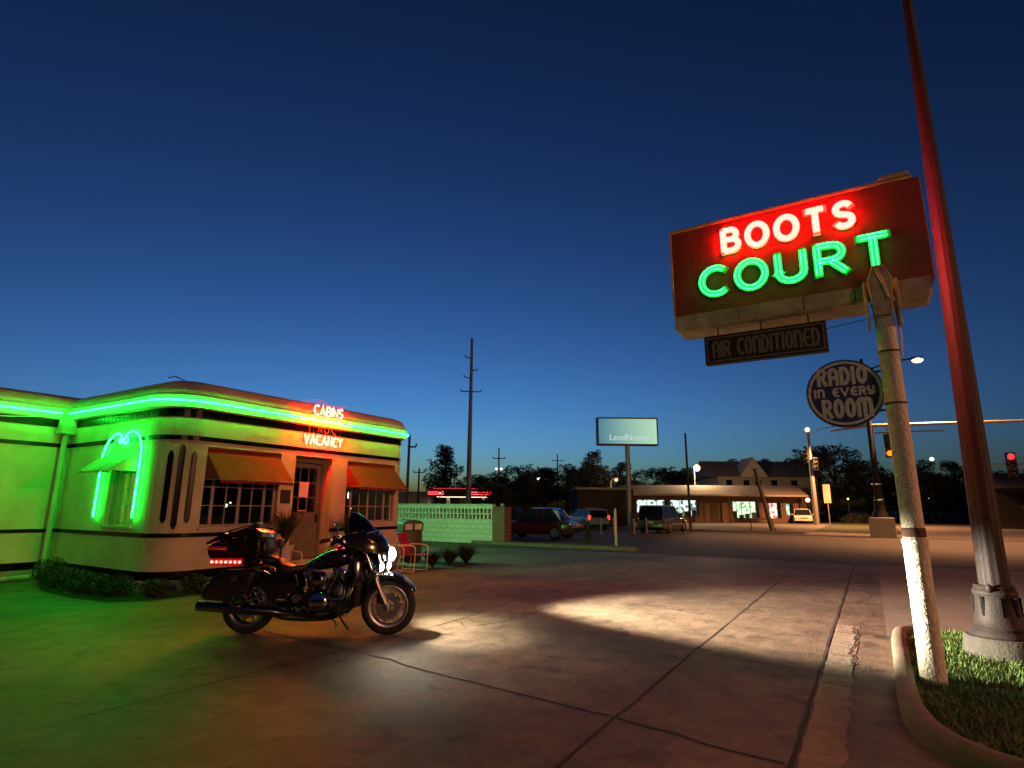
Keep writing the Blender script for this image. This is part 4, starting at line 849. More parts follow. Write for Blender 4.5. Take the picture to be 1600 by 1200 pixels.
m_ = MB(); m_.tube(smooth([(1.30,-.2,1.0), (1.24,-.2,.86), (1.2,-.17,.7), (1.18,-.16,.5)]), .007, 6); m_.tube(smooth([(1.45,-.13,.9), (1.52,-.14,.7), (1.6,-.12,.5)]), .006, 6); build_each(m_, 'cable', 'rubber', bk, smooth=60)
# the beam of the headlight: a lens that spreads wide below a flat cut-off
def beam(name, pos, az0, windows, energy, size=.03, col=(1,.87,.62)):
    l = bpy.data.lights.new(name, 'POINT'); l.energy = energy; l.color = col; l.shadow_soft_size = size; l.use_nodes = True
    n = l.node_tree.nodes; k = l.node_tree.links; em = [x for x in n if x.type == 'EMISSION'][0]
    g = n.new('ShaderNodeNewGeometry'); sp_ = n.new('ShaderNodeSeparateXYZ'); nm = n.new('ShaderNodeVectorMath'); nm.operation = 'NORMALIZE'; k.new(g.outputs['Incoming'], nm.inputs[0]); k.new(nm.outputs[0], sp_.inputs[0])
    def mth(op, a, b=None, c=None):
        q = n.new('ShaderNodeMath'); q.operation = op
        for i, v in enumerate((a, b, c)):
            if v is None: continue
            if isinstance(v, (int, float)): q.inputs[i].default_value = v
            else: k.new(v, q.inputs[i])
        return q.outputs[0]
    def mr(v, a, b, c, d):
        q = n.new('ShaderNodeMapRange'); q.interpolation_type = 'SMOOTHSTEP'; k.new(v, q.inputs[0])
        for i, x in enumerate((a, b, c, d)): q.inputs[i+1].default_value = x
        return q.outputs[0]
    el = mth('MULTIPLY', mth('ARCSINE', sp_.outputs[2]), 180/pi)
    c0, s0 = cos(radians(az0)), sin(radians(az0))
    fx = mth('ADD', mth('MULTIPLY', sp_.outputs[0], c0), mth('MULTIPLY', sp_.outputs[1], s0)); fy = mth('ADD', mth('MULTIPLY', sp_.outputs[0], -s0), mth('MULTIPLY', sp_.outputs[1], c0))
    az = mth('MULTIPLY', mth('ARCTAN2', fy, fx), 180/pi); el0 = el
    es = mth('ADD', el, mth('MULTIPLY', az, .19)); tot = None
    for wi, (ca, ha, ce, he, e0, e1, edge, amp) in enumerate(windows):
        el = es if wi == 0 else el0
        d = mth('SQRT', mth('ADD', mth('POWER', mth('DIVIDE', mth('SUBTRACT', az, ca), ha), 2), mth('POWER', mth('DIVIDE', mth('SUBTRACT', el, ce), he), 2)))
        v = mth('MULTIPLY', mth('MULTIPLY', mr(d, 1-edge, 1+edge, 1, 0), mr(el, e0[0], e0[1], e0[2], 1)), mth('MULTIPLY', mr(el, e1[0], e1[1], 1, 0), amp))
        tot = v if tot is None else mth('ADD', tot, v)
    k.new(tot, em.inputs['Strength'])
    o = bpy.data.objects.new(name, l); C.objects.link(o); o.location = pos; return o
bl = beam('headlight_beam', (0,0,0), -50, [(-1,37,-7,10.5,(-17,-10,.45),(-5,.5),.19,1.2), (-8,85,-34,24,(-60,-40,.6),(-20,-14),.35,.010), (10,62,-46,20,(-80,-60,.6),(-32,-22),.3,.035)], 13000)
bl.parent = bk; bl.location = (hx+.09, 0, .925)

# ------------------------------------------------------------------ lawn chairs, plants, bin, shrubs
def make_chair(loc, rz, label):
    t = thing('lawn_chair', label, 'chair', loc, rz, 'red metal lawn chairs by the office')
    # faces +y ... local: front = -y
    m_ = MB(); rows = []
    for j, (y, z) in enumerate([(.20,.385), (.10,.375), (-.05,.385), (-.2,.40), (-.23,.385)]):
        rows.append([(x*(.235 if j < 4 else .22), y, z-.02*(1-abs(x))) for x in (-1,-.6,0,.6,1)])
    m_.loft([r+[(x, y, z-.012) for x, y, z in reversed(r)] for r in rows]); m_.build('seat', 'chairred', t, smooth=50)
    m_ = MB(); rows = []
    for j, (y, z, wd) in enumerate([(.20,.40,.22), (.23,.50,.235), (.27,.66,.235), (.31,.80,.22), (.325,.86,.19), (.33,.88,.14)]):
        rows.append([(x*wd, y+.035*(1-x*x), z) for x in (-1,-.6,-.2,.2,.6,1)])
    m_.loft([r+[(x, y+.012, z) for x, y, z in reversed(r)] for r in rows]); m_.build('backrest', 'chairred', t, smooth=50)
    for s in (-1, 1):
        m_ = MB(); m_.tube(smooth([(s*.27,.34,.60), (s*.28,.1,.605), (s*.28,-.16,.60), (s*.28,-.25,.56), (s*.28,-.27,.46), (s*.28,-.24,.02), (s*.28,-.20,.012), (s*.27,.3,.012), (s*.26,.34,.012)]), .014, 8); m_.build('arm', 'chairwhite', t, smooth=60)
        m_ = MB(); m_.tube([(s*.27,.34,.60), (s*.24,.29,.72)], .011, 8); m_.tube([(s*.28,-.25,.36), (s*.2,-.2,.37)], .010, 6); m_.tube([(s*.275,.25,.012), (s*.23,.16,.37)], .011, 6); build_each(m_, 'brace', 'chairwhite', t, smooth=60)
    m_ = MB(); m_.tube([(-.27,.3,.012), (.27,.3,.012)], .012, 8); m_.build('stretcher', 'chairwhite', t)
    return t
ch = make_chair((10.93,9.52,.0), radians(8), 'red metal lawn chair at the right end of the office front')
copy_tree(ch, (10.17,9.62,0), radians(4), 'red metal lawn chair partly hidden behind the motorcycle headlight')
copy_tree(ch, (7.62,10.02,0), radians(12), 'red metal lawn chair seen over the motorcycle seat')
def leafclump(mb, c, r, n, size, flat=1.0, up=0, core=.35):
    u = rng.normal(size=(n, 3)); u /= np.linalg.norm(u, axis=1)[:, None]; rad = (core+(1-core)*rng.random(n)**.5)[:, None]
    P = np.array(c)+u*rad*np.array(r)
    a = rng.normal(size=(n, 3)); a[:, 2] += up; a /= np.linalg.norm(a, axis=1)[:, None]; b = np.cross(a, rng.normal(size=(n, 3))); b /= np.linalg.norm(b, axis=1)[:, None]
    s = size*(.6+.8*rng.random(n))[:, None]; a = a*s; b = b*s*.5*flat; o = len(mb.v)
    Q = np.stack([P-a*.5, P+b*.5, P+a*.5, P-b*.5], 1).reshape(-1, 3)
    mb.v += [tuple(q) for q in Q.tolist()]; mb.f += [(o+4*i, o+4*i+1, o+4*i+2, o+4*i+3) for i in range(n)]
def spiky(name, label, loc, h, r, n, group, pot=None, seed=1, cat='shrub'):
    rn = random.Random(seed); t = thing(name, label, cat, loc, 0, group); m_ = MB(); z0 = pot or 0
    for i in range(n):
        a = rn.uniform(0, 2*pi); e = rn.uniform(.25, 1.0); L_ = h*rn.uniform(.6, 1.05); rr = r*rn.uniform(.5, 1.0)*(1.15-e*.5); w_ = rn.uniform(.006, .014)
        pts = [(0,0,z0), (rr*.45*cos(a), rr*.45*sin(a), z0+L_*.62*e**.3), (rr*cos(a), rr*sin(a), z0+L_*(.75+.25*e)-.10*L_*(1-e))]
        dx, dy = -sin(a)*w_, cos(a)*w_
        m_.add([(pts[0][0]-dx,pts[0][1]-dy,pts[0][2]), (pts[0][0]+dx,pts[0][1]+dy,pts[0][2]), (pts[1][0]+dx,pts[1][1]+dy,pts[1][2]), (pts[1][0]-dx,pts[1][1]-dy,pts[1][2]), (*pts[2],)], [(0,1,2,3), (3,2,4)])
        for q in range(3):
            f = rn.uniform(.35, 1); bx, by, bz = [pts[1][k]+(pts[2][k]-pts[1][k])*f for k in range(3)]; aa = a+rn.uniform(-1.2, 1.2); l = .09*h/.6
            m_.add([(bx-w_*.5,by,bz), (bx+w_*.5,by,bz), (bx+l*cos(aa), by+l*sin(aa), bz+l*rn.uniform(-.2,.9))], [(0,1,2)])
    m_.build('foliage', 'leaf2', t, fix=False)
    if pot: m_ = MB(); m_.lathe([(.10,0), (.12,.02), (.15,pot*.7), (.17,pot*.93), (.185,pot*.94), (.185,pot), (.15,pot), (.13,pot-.06), (.01,pot-.06)], 24); m_.build('pot', 'potwhite', t, smooth=40)
    return t
spiky('potted_plant', 'bushy plant in a tall white pot left of the office door', (7.86,10.25,0), .75, .34, 260, None, .72, 3, 'plant')
spiky('potted_plant', 'bushy plant in a white pot right of the office door, behind the fairing', (9.52,10.2,0), .72, .32, 240, None, .68, 5, 'plant')
for i, (x, y, h, r, lb) in enumerate([(11.75,9.55,.46,.38,'low dark shrub nearest the lawn chair'), (12.4,9.5,.52,.42,'middle low dark shrub right of the lawn chairs'), (13.05,9.45,.56,.46,'rightmost low dark shrub in the bed beside the office')]):
    spiky('shrub', lb, (x, y, 0), h, r, 420, 'low shrubs beside the office', None, 20+i)
sheet('soil_bed', [(11.4,9.15), (13.3,9.1), (13.5,10.2), (11.5,10.2)], .004, 'soil')
sheet('soil_bed', [(5.1,13.9), (4.68,12.6), (4.62,11.2), (4.75,10.3), (5.15,9.95), (7.3,10.0), (7.3,10.72), (5.53,10.72), (5.53,14.2)], .006, 'soil')
def wallshrub(loc, r, h, n, label):
    t = thing('shrub', label, 'shrub', loc, 0, 'dark shrubs along the motel wall'); m_ = MB(); leafclump(m_, (0,0,h*.5), (r, r, h*.52), n, .055, up=.4, core=.15); m_.build('foliage', 'leaf2', t, fix=False)
    m_ = MB()
    for a in range(5): m_.tube([(0,0,0), (.5*r*cos(a*1.3), .5*r*sin(a*1.3), h*.6)], .008, 5)
    m_.build('stem', 'bark', t)
for i, (x, y, r, h, lb) in enumerate([(5.2,13.75,.30,.50,'dark shrub against the wall beside the downspout'), (5.1,13.1,.34,.38,'dark shrub on the side wall next to the downspout one'), (5.08,12.4,.36,.36,'dark shrub below the left edge of the neon arch window'), (5.05,11.7,.36,.34,'dark shrub below the side window sill'),
    (5.1,11.0,.34,.34,'dark shrub just left of the rounded corner'), (5.45,10.35,.24,.30,'small dark shrub at the rounded corner, left of the first red glow'), (6.08,10.28,.24,.31,'small dark shrub between the two red glows on the foundation'), (6.85,10.28,.34,.33,'dark shrub behind the rear end of the motorcycle')]):
    wallshrub((x, y, 0), r, h, 900, lb)
tr = thing('trash_bin', 'dark litter bin with pale flaps at the corner of the office', 'bin', (12.72, 11.25, 0), radians(-20))
m_ = MB(); m_.rbox((-.30,-.27,.02), (.30,.27,.86), .03); m_.build('body', 'binmat', tr, smooth=30)
m_ = MB(); m_.prism([(-.32,.84),(.32,.84),(.32,1.05),(.22,1.12),(.0,1.15),(-.22,1.12),(-.32,1.05)], -.29, .29); m_.build('lid', 'binmat', tr, bevel=.015)
for s in (-1, 1): m_ = MB(); m_.rbox((s*.15-.11,-.302,.87), (s*.15+.11,-.289,1.03), .005); m_.build('flap', 'flapmat', tr)

# ------------------------------------------------------------------ block wall, pillar, small posts
bwl = thing('block_wall', 'pale green lit block wall with two rows of pierced blocks', 'wall', (20.6,13.56,0))
def WM(): m_ = MB(); m_.m = Matrix.Translation((-20.6,-13.56,0)); return m_
m_ = WM(); m_.box((20.6,13.6,0), (20.8,19.6,1.02)); m_.box((20.6,13.6,1.20), (20.8,19.6,1.26)); m_.box((20.58,13.58,1.44), (20.82,19.6,1.64))
y = 13.6
while y < 19.5:
    m_.box((20.601,y,1.0205), (20.79,y+.07,1.1995)); m_.box((20.601,y+.02,1.2605), (20.79,y+.09,1.4395)); y += .2
m_.build('courses', 'blockwall', bwl)
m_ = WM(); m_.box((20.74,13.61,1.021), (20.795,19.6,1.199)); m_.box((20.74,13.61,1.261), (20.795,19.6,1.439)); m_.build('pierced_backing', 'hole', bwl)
t = thing('brick_pillar', 'red brick pillar at the end of the green block wall', 'pillar', (20.6,13.0,0)); m_ = MB(); m_.box((0,0,.0), (.55,.585,1.46)); m_.box((-.03,-.03,1.46), (.58,.585,1.53)); m_.build('brickwork', 'brick', t)
m_ = MB(); m_.ball((.28,.28,1.60), (.1,.1,.07)); m_.build('cap_ornament', 'pale', t)
def bollard(loc, h, r, label, m='chairwhite'):
    t = thing('bollard', label, 'bollard', loc, 0, 'pale posts along the far kerb'); mb_ = MB(); mb_.lathe([(r,0), (r,h-.04), (r*.7,h), (.005,h+.01)], 14); mb_.build('post', m, t, smooth=50); mb_ = MB(); mb_.lathe([(r*1.5,0), (r*1.5,.02), (r,.03)], 12); mb_.build('footing', 'pale', t)
bollard((22.76,8.96,0), 1.48, .055, 'tall pale post standing alone at the edge of the lot')
for x, y, lb in ((32.06,13.54,'short pale bollard left of the tall post'), (34.22,13.61,'short pale bollard just behind the tall post'), (33.37,11.99,'short pale bollard right of the blank sign pole'), (34.9,11.75,'short pale bollard beside the left side of the parked van-like car')): bollard((x,y,0), .92, .06, lb, 'pale')
t = thing('young_cypress', 'small dark cone shaped evergreen at the kerb', 'tree', (23.9,10.7,0)); m_ = MB()
for k in range(7): leafclump(m_, (0,0,.1+.12*k), (.21-.026*k,.21-.026*k,.12), 160, .06, up=1.2, core=.1)
m_.build('foliage', 'leaf', t, fix=False); m_ = MB(); m_.tube([(0,0,0), (0,0,.6)], .02, 6); m_.build('trunk', 'bark', t)

# ------------------------------------------------------------------ vehicles
def wheel_car(t, x, y, r, face):
    wl = bpy.data.objects.new('wheel', None); C.objects.link(wl); wl.parent = t; wl.location = (x, y, r)
    m_ = MB(); torus(m_, 0, 0, r-.09, .09, .10, 28, 8); m_.build('tyre', 'rubber', wl, smooth=50)
    m_ = MB(); m_.lathe([(.02,face*.09), (r-.16,face*.095), (r-.13,face*.10), (r-.13,0)], 24, (0,0,0), 'y')
    for k in range(5): a = 2*pi*k/5; m_.tube([(.03*cos(a), face*.10, .03*sin(a)), ((r-.15)*cos(a), face*.098, (r-.15)*sin(a))], .022, 5)
    m_.build('rim', 'aluminium', wl, smooth=40)
def car(label, cat, loc, rz, paintm, Ln=4.6, Wd=1.82, H=1.55, suv=True, lit_tail=False, kind='suv', group=None):
    t = thing('parked_car', label, cat, loc, rz, group); hl_ = Ln/2; r = .34; W = Wd/2; gz = .42; bz = .92 if suv else .86
    hood = .62 if kind != 'pickup' else .6
    xs = np.linspace(-hl_, hl_, 15); rings = []
    for x in xs:
        q = abs(x)/hl_; e = max(0, q-.86)/.14; top = bz - (.10*max(0, (x-hl_*.35)/(hl_*.65))**1.5) - e*.14; low = .26+e*.14; ww = W*(1-.10*e**1.6-.03*q*q); m2 = (low+top)/2
        rings.append([(x,-ww*.93,low), (x,-ww,low+.10), (x,-ww*1.0,m2+.05), (x,-ww*.95,top-.03), (x,-ww*.86,top), (x,0,top+.02), (x,ww*.86,top), (x,ww*.95,top-.03), (x,ww,m2+.05), (x,ww,low+.10), (x,ww*.93,low)])
    m_ = MB(); m_.loft(rings); m_.build('body', paintm, t, smooth=35)
    xr = -hl_+.05 if suv else -hl_+.55; xf = hl_*.42
    def cab(z, inx0, inx1, wy): return [(xr+inx0,-wy,z), (xf-inx1,-wy,z), (xf-inx1+.02,0,z), (xf-inx1,wy,z), (xr+inx0,wy,z), (xr+inx0-.02,0,z)]
    m_ = MB(); m_.loft([cab(bz-.06,0,-.02,W*.9), cab(bz+.02,.02,0,W*.88), cab(H-.09,.24 if suv else .5,.66,W*.74)]); m_.build('windows', 'carglass', t)
    m_ = MB(); m_.loft([cab(H-.092,.22 if suv else .48,.64,W*.755), cab(H-.02,.30 if suv else .58,.74,W*.70), cab(H,.4 if suv else .68,.9,W*.55)]); m_.build('roof', paintm, t, smooth=40)
    m_ = MB()
    for s in (-1, 1):
        for a, b in (((xf+.0,bz-.02),(xf-.66,H-.08)), ((xf-1.15,bz),(xf-1.1,H-.08)), ((xr+.95,bz),(xr+.98,H-.08)), ((xr+.02,bz),(xr+(.24 if suv else .5),H-.08))): m_.tube([(a[0],s*W*.895,a[1]), (b[0],s*W*.752,b[1])], .028, 6)
    build_each(m_, 'pillar', paintm, t)
    for s in (-1, 1):
        m_ = MB(); m_.rbox((xf-.32,s*(W+.09)-.09,bz), (xf-.2,s*(W+.09)+.09,bz+.13), .03); m_.build('mirror', paintm, t, smooth=40)
        m_ = MB(); m_.rbox((hl_-.22,s*W*.74-.17,.62), (hl_-.015,s*W*.74+.15,.76), .04); m_.build('headlight', 'headlens', t, smooth=40)
        m_ = MB(); m_.rbox((-hl_+.0,s*W*.86-.10,.66), (-hl_+.16,s*W*.86+.08,1.0 if suv else .8), .03); m_.build('tail_light', 'dulllens' if not lit_tail else 'sig_tail', t, smooth=40)
        m_ = MB(); m_.tube([(-hl_*.5,s*W*1.0,.80), (-hl_*.5+.2,s*W*1.0,.80)], .014, 6); m_.tube([(.1,s*W*1.0,.80), (.3,s*W*1.0,.80)], .014, 6); build_each(m_, 'door_handle', 'chrome', t)
        for x in (-hl_*.60, hl_*.62): wheel_car(t, x, s*(W-.10), r, s)
        m_ = MB()
        for x in (-hl_*.60, hl_*.62): m_.lathe([(r+.06,-.006), (r+.06,.012), (r-.0,.012), (r,-.006)], 24, (x,s*W*.99,r), 'y', 0, pi, wrap=True)
        build_each(m_, 'wheel_arch', 'rubber', t)
    m_ = MB(); m_.rbox((hl_-.08,-.45,.5), (hl_+.0,.45,.68), .02); m_.build('grille', 'rubber', t)
    m_ = MB(); m_.box((-hl_-.012,-.17,.62), (-hl_+.02,.17,.74)); m_.build('number_plate', 'plate', t)
    m_ = MB(); m_.rbox((-hl_-.03,-W*.9,.36), (-hl_+.1,W*.9,.56), .04); m_.rbox((hl_-.1,-W*.9,.30), (hl_+.03,W*.9,.48), .04); build_each(m_, 'bumper', paintm if suv else 'rubber', t, smooth=40)
    return t
M['sig_tail'] = glow('tail_light_lit', (1, .06, .05), 1.6)
car('dark red hatchback parked behind the brick pillar', 'car', (25.5,14.1,0), radians(95), 'carred', 4.1, 1.74, 1.50, suv=False)
car('white car with a lit red tail light behind the dark red one', 'car', (40.6,18.3,0), radians(50), 'carwhite', 4.3, 1.78, 1.45, lit_tail=True)
car('grey green sport utility seen from behind before the lit shop windows', 'car', (37.3,11.45,0), radians(-2), 'cargreen', 4.6, 1.86, 1.70)
car('white car facing the camera at the right end of the brick shop', 'car', (72.4,6.45,0), radians(187), 'carwhite', 4.3, 1.9, 1.6)
car('dark pickup parked right of the white car, beside the white board', 'car', (88,4.1,0), radians(80), 'cardark', 4.6, 1.9, 1.5)

# ------------------------------------------------------------------ buildings across the road
def frame_at(ax, ay, bx, by):
    d = math.hypot(bx-ax, by-ay); return (ax, ay, 0), atan2(by-ay, bx-ax), d
loc, rz, d = frame_at(63.5,23.2,75.1,6.7)       # local x runs along the shop front, -y faces the road... local +y is behind
sh = thing('brick_shop', 'long low brick shop with brightly lit windows and shingled canopy', 'building', loc, rz)
m_ = MB(); wins = [(.8,4.3,.6,2.5), (4.7,8.0,.6,2.5), (12.0,15.1,.45,2.4), (16.3,17.7,.45,2.25), (18.3,19.2,.8,2.2)]
def wl_(mb, c, u0, u1, z0, z1, holes):
    us = sorted({u0,u1,*[h[0] for h in holes],*[h[1] for h in holes]}); zs = sorted({z0,z1,*[h[2] for h in holes],*[h[3] for h in holes]})
    for i in range(len(us)-1):
        for j in range(len(zs)-1):
            um, zm = (us[i]+us[i+1])/2, (zs[j]+zs[j+1])/2
            if any(h[0] < um < h[1] and h[2] < zm < h[3] for h in holes): continue
            mb.add([(us[i],c,zs[j]), (us[i+1],c,zs[j]), (us[i+1],c,zs[j+1]), (us[i],c,zs[j+1])], [(0,1,2,3)])
wl_(m_, 0, 0, d, 0, 3.1, wins); m_.add([(0,0,0),(0,8,0),(0,8,3.1),(0,0,3.1),(d,0,0),(d,8,0),(d,8,3.1),(d,0,3.1)], [(0,1,2,3),(4,5,6,7)]); m_.build('wall', 'shopbrick', sh, fix=False)
m_ = MB(); m_.add([(-.2,-1.1,3.08),(d+.3,-1.1,3.08),(d+.3,1.4,4.3),(-.2,1.4,4.15),(-.2,8,4.15),(d+.3,8,4.3)], [(0,1,2,3),(3,2,5,4)]); o = m_.build('roof', 'shoproof', sh, fix=False); s = o.modifiers.new('s', 'SOLIDIFY'); s.thickness = .05
m_ = MB(); m_.box((-.22,-1.14,2.92), (d+.32,-1.10,3.10)); m_.build('fascia', 'fascia', sh)
for i, (a, b, z0, z1) in enumerate(wins):
    mm = 'shoplit' if i < 2 else 'shopgreen' if i in (2, 4) else 'shopred'
    m_ = MB(); m_.box((a,.04,z0), (b,.06,z0+.06)); m_.box((a,.04,z1-.06), (b,.06,z1))
    for k in range(4 if i < 3 else 2): x = a+(b-a)*k/((4 if i < 3 else 2)-1); m_.box((x-.03,.035,z0), (x+.03,.065,z1))
    wn = m_.build('window', 'darkwall', sh); m_ = MB(); m_.add([(a,.9,z0-.3),(b,.9,z0-.3),(b,.9,z1+.2),(a,.9,z1+.2)], [(0,1,2,3)]); m_.build('lit_room', mm, wn, fix=False)
    m_ = MB(); m_.add([(a,.05,z0),(b,.05,z0),(b,.05,z1),(a,.05,z1)], [(0,1,2,3)]); m_.build('pane', 'glass', wn, fix=False)
    m_ = MB()
    for k in range(4): xx = a+(b-a)*(k+.5)/4+random.uniform(-.1,.1); m_.box((xx-.25,.5,z0-.2), (xx+.22,.7,z0+random.uniform(.3,.9)))
    if i in (0,1,2): m_.build('shelf', 'fascia', wn)
for x in (0.1, 8.2, 11.2, 19.8, d-.1): m_ = MB(); m_.box((x-.08,-1.0,0), (x+.08,-.85,2.95)); m_.build('canopy_post', 'darkwall', sh)
m_ = MB(); m_.box((9.3,-.03,0), (10.3,.02,2.2)); m_.build('door', 'darkwall', sh)
# darker wing nearer the road
loc, rz, d2 = frame_at(46.8,21.9,49.2,17.6)
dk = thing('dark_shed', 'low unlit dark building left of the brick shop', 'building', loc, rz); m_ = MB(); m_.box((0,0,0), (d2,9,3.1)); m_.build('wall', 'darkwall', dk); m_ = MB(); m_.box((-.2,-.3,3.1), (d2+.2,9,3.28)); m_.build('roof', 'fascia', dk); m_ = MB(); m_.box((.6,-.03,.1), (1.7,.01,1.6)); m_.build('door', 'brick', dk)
# gabled house behind the shop
hs = thing('gabled_house', 'pale house with a steep white gable above the shop roof', 'building', (92.2,16.5,0), atan2(-10.4,6.4))
m_ = MB(); m_.box((-3,0,0), (12,9,6.3)); m_.build('wall', 'housewall', hs)
m_ = MB(); m_.prism([(-.8,6.3),(10,6.3),(5.0,9.0)], -4.0, 13, 'x'); 
m_.v = [(x, y, z) for x, y, z in m_.v]; m_.build('roof', 'roofing', hs)
m_ = MB(); m_.prism([(.0,6.2),(4.2,6.2),(2.1,9.2)], -1.0, 3.5, 'y'); m_.build('gable', 'fascia', hs)
for x in (-1.8, .8, 2.6, 5.0, 8.0): m_ = MB(); m_.box((x,-.03,4.6), (x+.9,.02,5.8)); m_.build('window', 'carglass', hs)
# red neon drive-in far left
dv = thing('drive_in', 'small cream drive-in with a red neon lit canopy beyond the green wall', 'building', (63.5,58.5,0), atan2(-7.3,4.45))
m_ = MB(); m_.rbox((-2,0,0), (4.5,6,3.7), .1); m_.build('wall', 'creamwall', dv, smooth=20)
m_ = MB(); m_.rbox((4.8,-3.5,2.95), (14.4,3,4.0), .35); m_.build('canopy', 'signred', dv, smooth=40)
m_ = MB(); m_.rbox((7.0,-3.53,3.05), (11.5,-3.49,3.85), .01); m_.build('canopy_board', 'darkwall', dv)
for z in (3.25, 3.55):
    for a, b in ((4.9,7.1), (10.4,14.2)): m_ = MB(); m_.tube([(a,-3.6,z), (b,-3.6,z)], .05, 6); m_.build('neon_tube', glow('drive_in_neon', (1, .05, .06), 5), dv)
m_ = MB(); m_.tube([(5.6,-3.55,4.05), (9.4,-3.55,4.08), (13.4,-3.55,4.0)], .04, 6); m_.build('neon_tube', 'neon_red_dim', dv)
for x in (7.6, 12.6): m_ = MB(); m_.box((x-.2,-2.2,0), (x+.2,-1.8,2.95)); m_.build('column', 'creamwall', dv)
m_ = MB(); m_.box((6,-2.6,2.9), (13,.5,2.94)); m_.build('soffit_light', 'lit_soffit', dv)
# dark building on the right
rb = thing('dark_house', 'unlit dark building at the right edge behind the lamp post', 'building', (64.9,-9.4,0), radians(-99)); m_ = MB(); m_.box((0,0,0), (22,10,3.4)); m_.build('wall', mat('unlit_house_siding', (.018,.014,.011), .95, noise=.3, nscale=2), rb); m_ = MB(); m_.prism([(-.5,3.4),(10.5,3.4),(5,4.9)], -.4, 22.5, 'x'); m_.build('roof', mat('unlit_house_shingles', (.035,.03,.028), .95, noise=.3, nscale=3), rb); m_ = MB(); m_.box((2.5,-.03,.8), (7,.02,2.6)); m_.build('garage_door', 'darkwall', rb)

# ------------------------------------------------------------------ pylon sign with a pale lit face
ps = thing('pylon_sign', 'pale turquoise lit box sign on a tall steel pole across the road', 'sign', (35.84,13.13,0), atan2(-4.1,.4)+0)
ps.rotation_euler = (0, 0, radians(-57))
m_ = MB(); m_.lathe([(.17,0), (.15,5.6)], 16); m_.build('pole', 'steel', ps, smooth=50)
m_ = MB(); m_.rbox((-2.0,-.25,5.52), (2.02,.3,7.36), .03); m_.build('cabinet', 'darkplate', ps)
fm = bpy.data.materials.new('pale_sign_face'); fm.use_nodes = True; n = fm.node_tree.nodes; l = fm.node_tree.links; n.clear()
tc = n.new('ShaderNodeTexCoord'); sx = n.new('ShaderNodeSeparateXYZ'); l.new(tc.outputs['Object'], sx.inputs[0]); nz = n.new('ShaderNodeTexNoise'); nz.inputs['Scale'].default_value = .5; l.new(tc.outputs['Object'], nz.inputs['Vector'])
ad = n.new('ShaderNodeMath'); ad.operation = 'MULTIPLY_ADD'; l.new(nz.outputs['Fac'], ad.inputs[0]); ad.inputs[1].default_value = .9; l.new(sx.outputs['X'], ad.inputs[2])
r = n.new('ShaderNodeValToRGB'); mr = n.new('ShaderNodeMapRange'); mr.inputs[1].default_value = -1.6; mr.inputs[2].default_value = 2.3; l.new(ad.outputs[0], mr.inputs[0]); l.new(mr.outputs[0], r.inputs[0])
r.color_ramp.elements[0].color = (.07,.22,.33,1); r.color_ramp.elements[1].color = (.50,.80,.55,1)
e = n.new('ShaderNodeEmission'); l.new(r.outputs[0], e.inputs[0]); e.inputs[1].default_value = .9; o = n.new('ShaderNodeOutputMaterial'); l.new(e.outputs[0], o.inputs[0])
m_ = MB(); m_.box((-1.90,-.262,5.62), (1.92,-.252,7.26)); m_.build('face', fm, ps)
def font_text(txt, size, name, m, par, loc, rot, ext=.003):
    cu = bpy.data.curves.new(name, 'FONT'); cu.body = txt; cu.size = size; cu.extrude = ext; cu.align_x = 'CENTER'; o = bpy.data.objects.new('tmp', cu); C.objects.link(o)
    dg = bpy.context.evaluated_depsgraph_get(); me = bpy.data.meshes.new_from_object(o.evaluated_get(dg)); bpy.data.objects.remove(o)
    p = bpy.data.objects.new(name, me); C.objects.link(p); me.materials.clear(); me.materials.append(M[m] if isinstance(m, str) else m); p.parent = par; p.location = loc; p.rotation_euler = rot; return p
font_text('LendNation', .55, 'lettering', glow('faded_sign_lettering', (.62,.8,.74), .9), ps, (.1,-.268,5.85), (pi/2,0,0))

# ------------------------------------------------------------------ utility poles and traffic gear
def upole(label, loc, h, r0=.15, r1=.09, arms=(), lean=(0,0), m='darkwood', name='utility_pole', yaw_=0):
    t = thing(name, label, 'pole', loc, yaw_); m_ = MB(); m_.tube([(0,0,0), (lean[0],lean[1],h)], [r0, r1], 10); m_.build('post', m, t, smooth=50)
    for (z, l0, l1, tilt_) in arms:
        m_ = MB(); m_.tube([(l0,-.12,z+(tilt_ if l1 <= 0 else 0)), (l1,-.12,z+(tilt_ if l1 > 0 and l0 >= 0 else 0))], .07, 6)
        for x in (l0, l1):
            if abs(x) > .2: m_.ball((x,-.12,z+.15+(tilt_ if (l1 <= 0 or l0 >= 0) else 0)), .09, 6)
        m_.build('crossarm', m, t)
    return t
YP = radians(-50)
upole('very tall bare steel power pole standing above everything', (49.9,36.0,0), 20.0, .32, .14, [(17.6,-.75,0,.28), (16.3,0,.65,.05), (15.3,-.8,0,.28), (13.9,-1.1,1.1,0)], m='steel', yaw_=YP)
upole('wooden pole with a crossarm close against the right end of the office', (31,27.7,0), 6.6, .12, .09, [(5.7,-.1,.5,.25)], yaw_=YP)
upole('short wooden pole left of the evergreen, behind the drive-in', (54.98,47.3,0), 6.2, .14, .1, [(5.7,-.7,.7,0)], yaw_=YP)
p_ = upole('wooden pole with crossarm and a twin white lamp', (64.4,41.6,0), 9.3, .14, .09, [(7.9,-.8,.8,0)], yaw_=YP)
for x in (-.35, .3): m_ = MB(); m_.ball((x,-.3,6.5), .15, 10); m_.build('bulb', 'lamp_white', p_, smooth=60)
upole('distant pole with a crossarm over the tree line left of the pylon sign', (91.4,46.6,0), 10.9, .16, .1, [(9.7,-1,1,0)], yaw_=YP)
upole('thin bare pole rising before the middle of the brick shop', (41.9,10.9,0), 6.9, .10, .07)
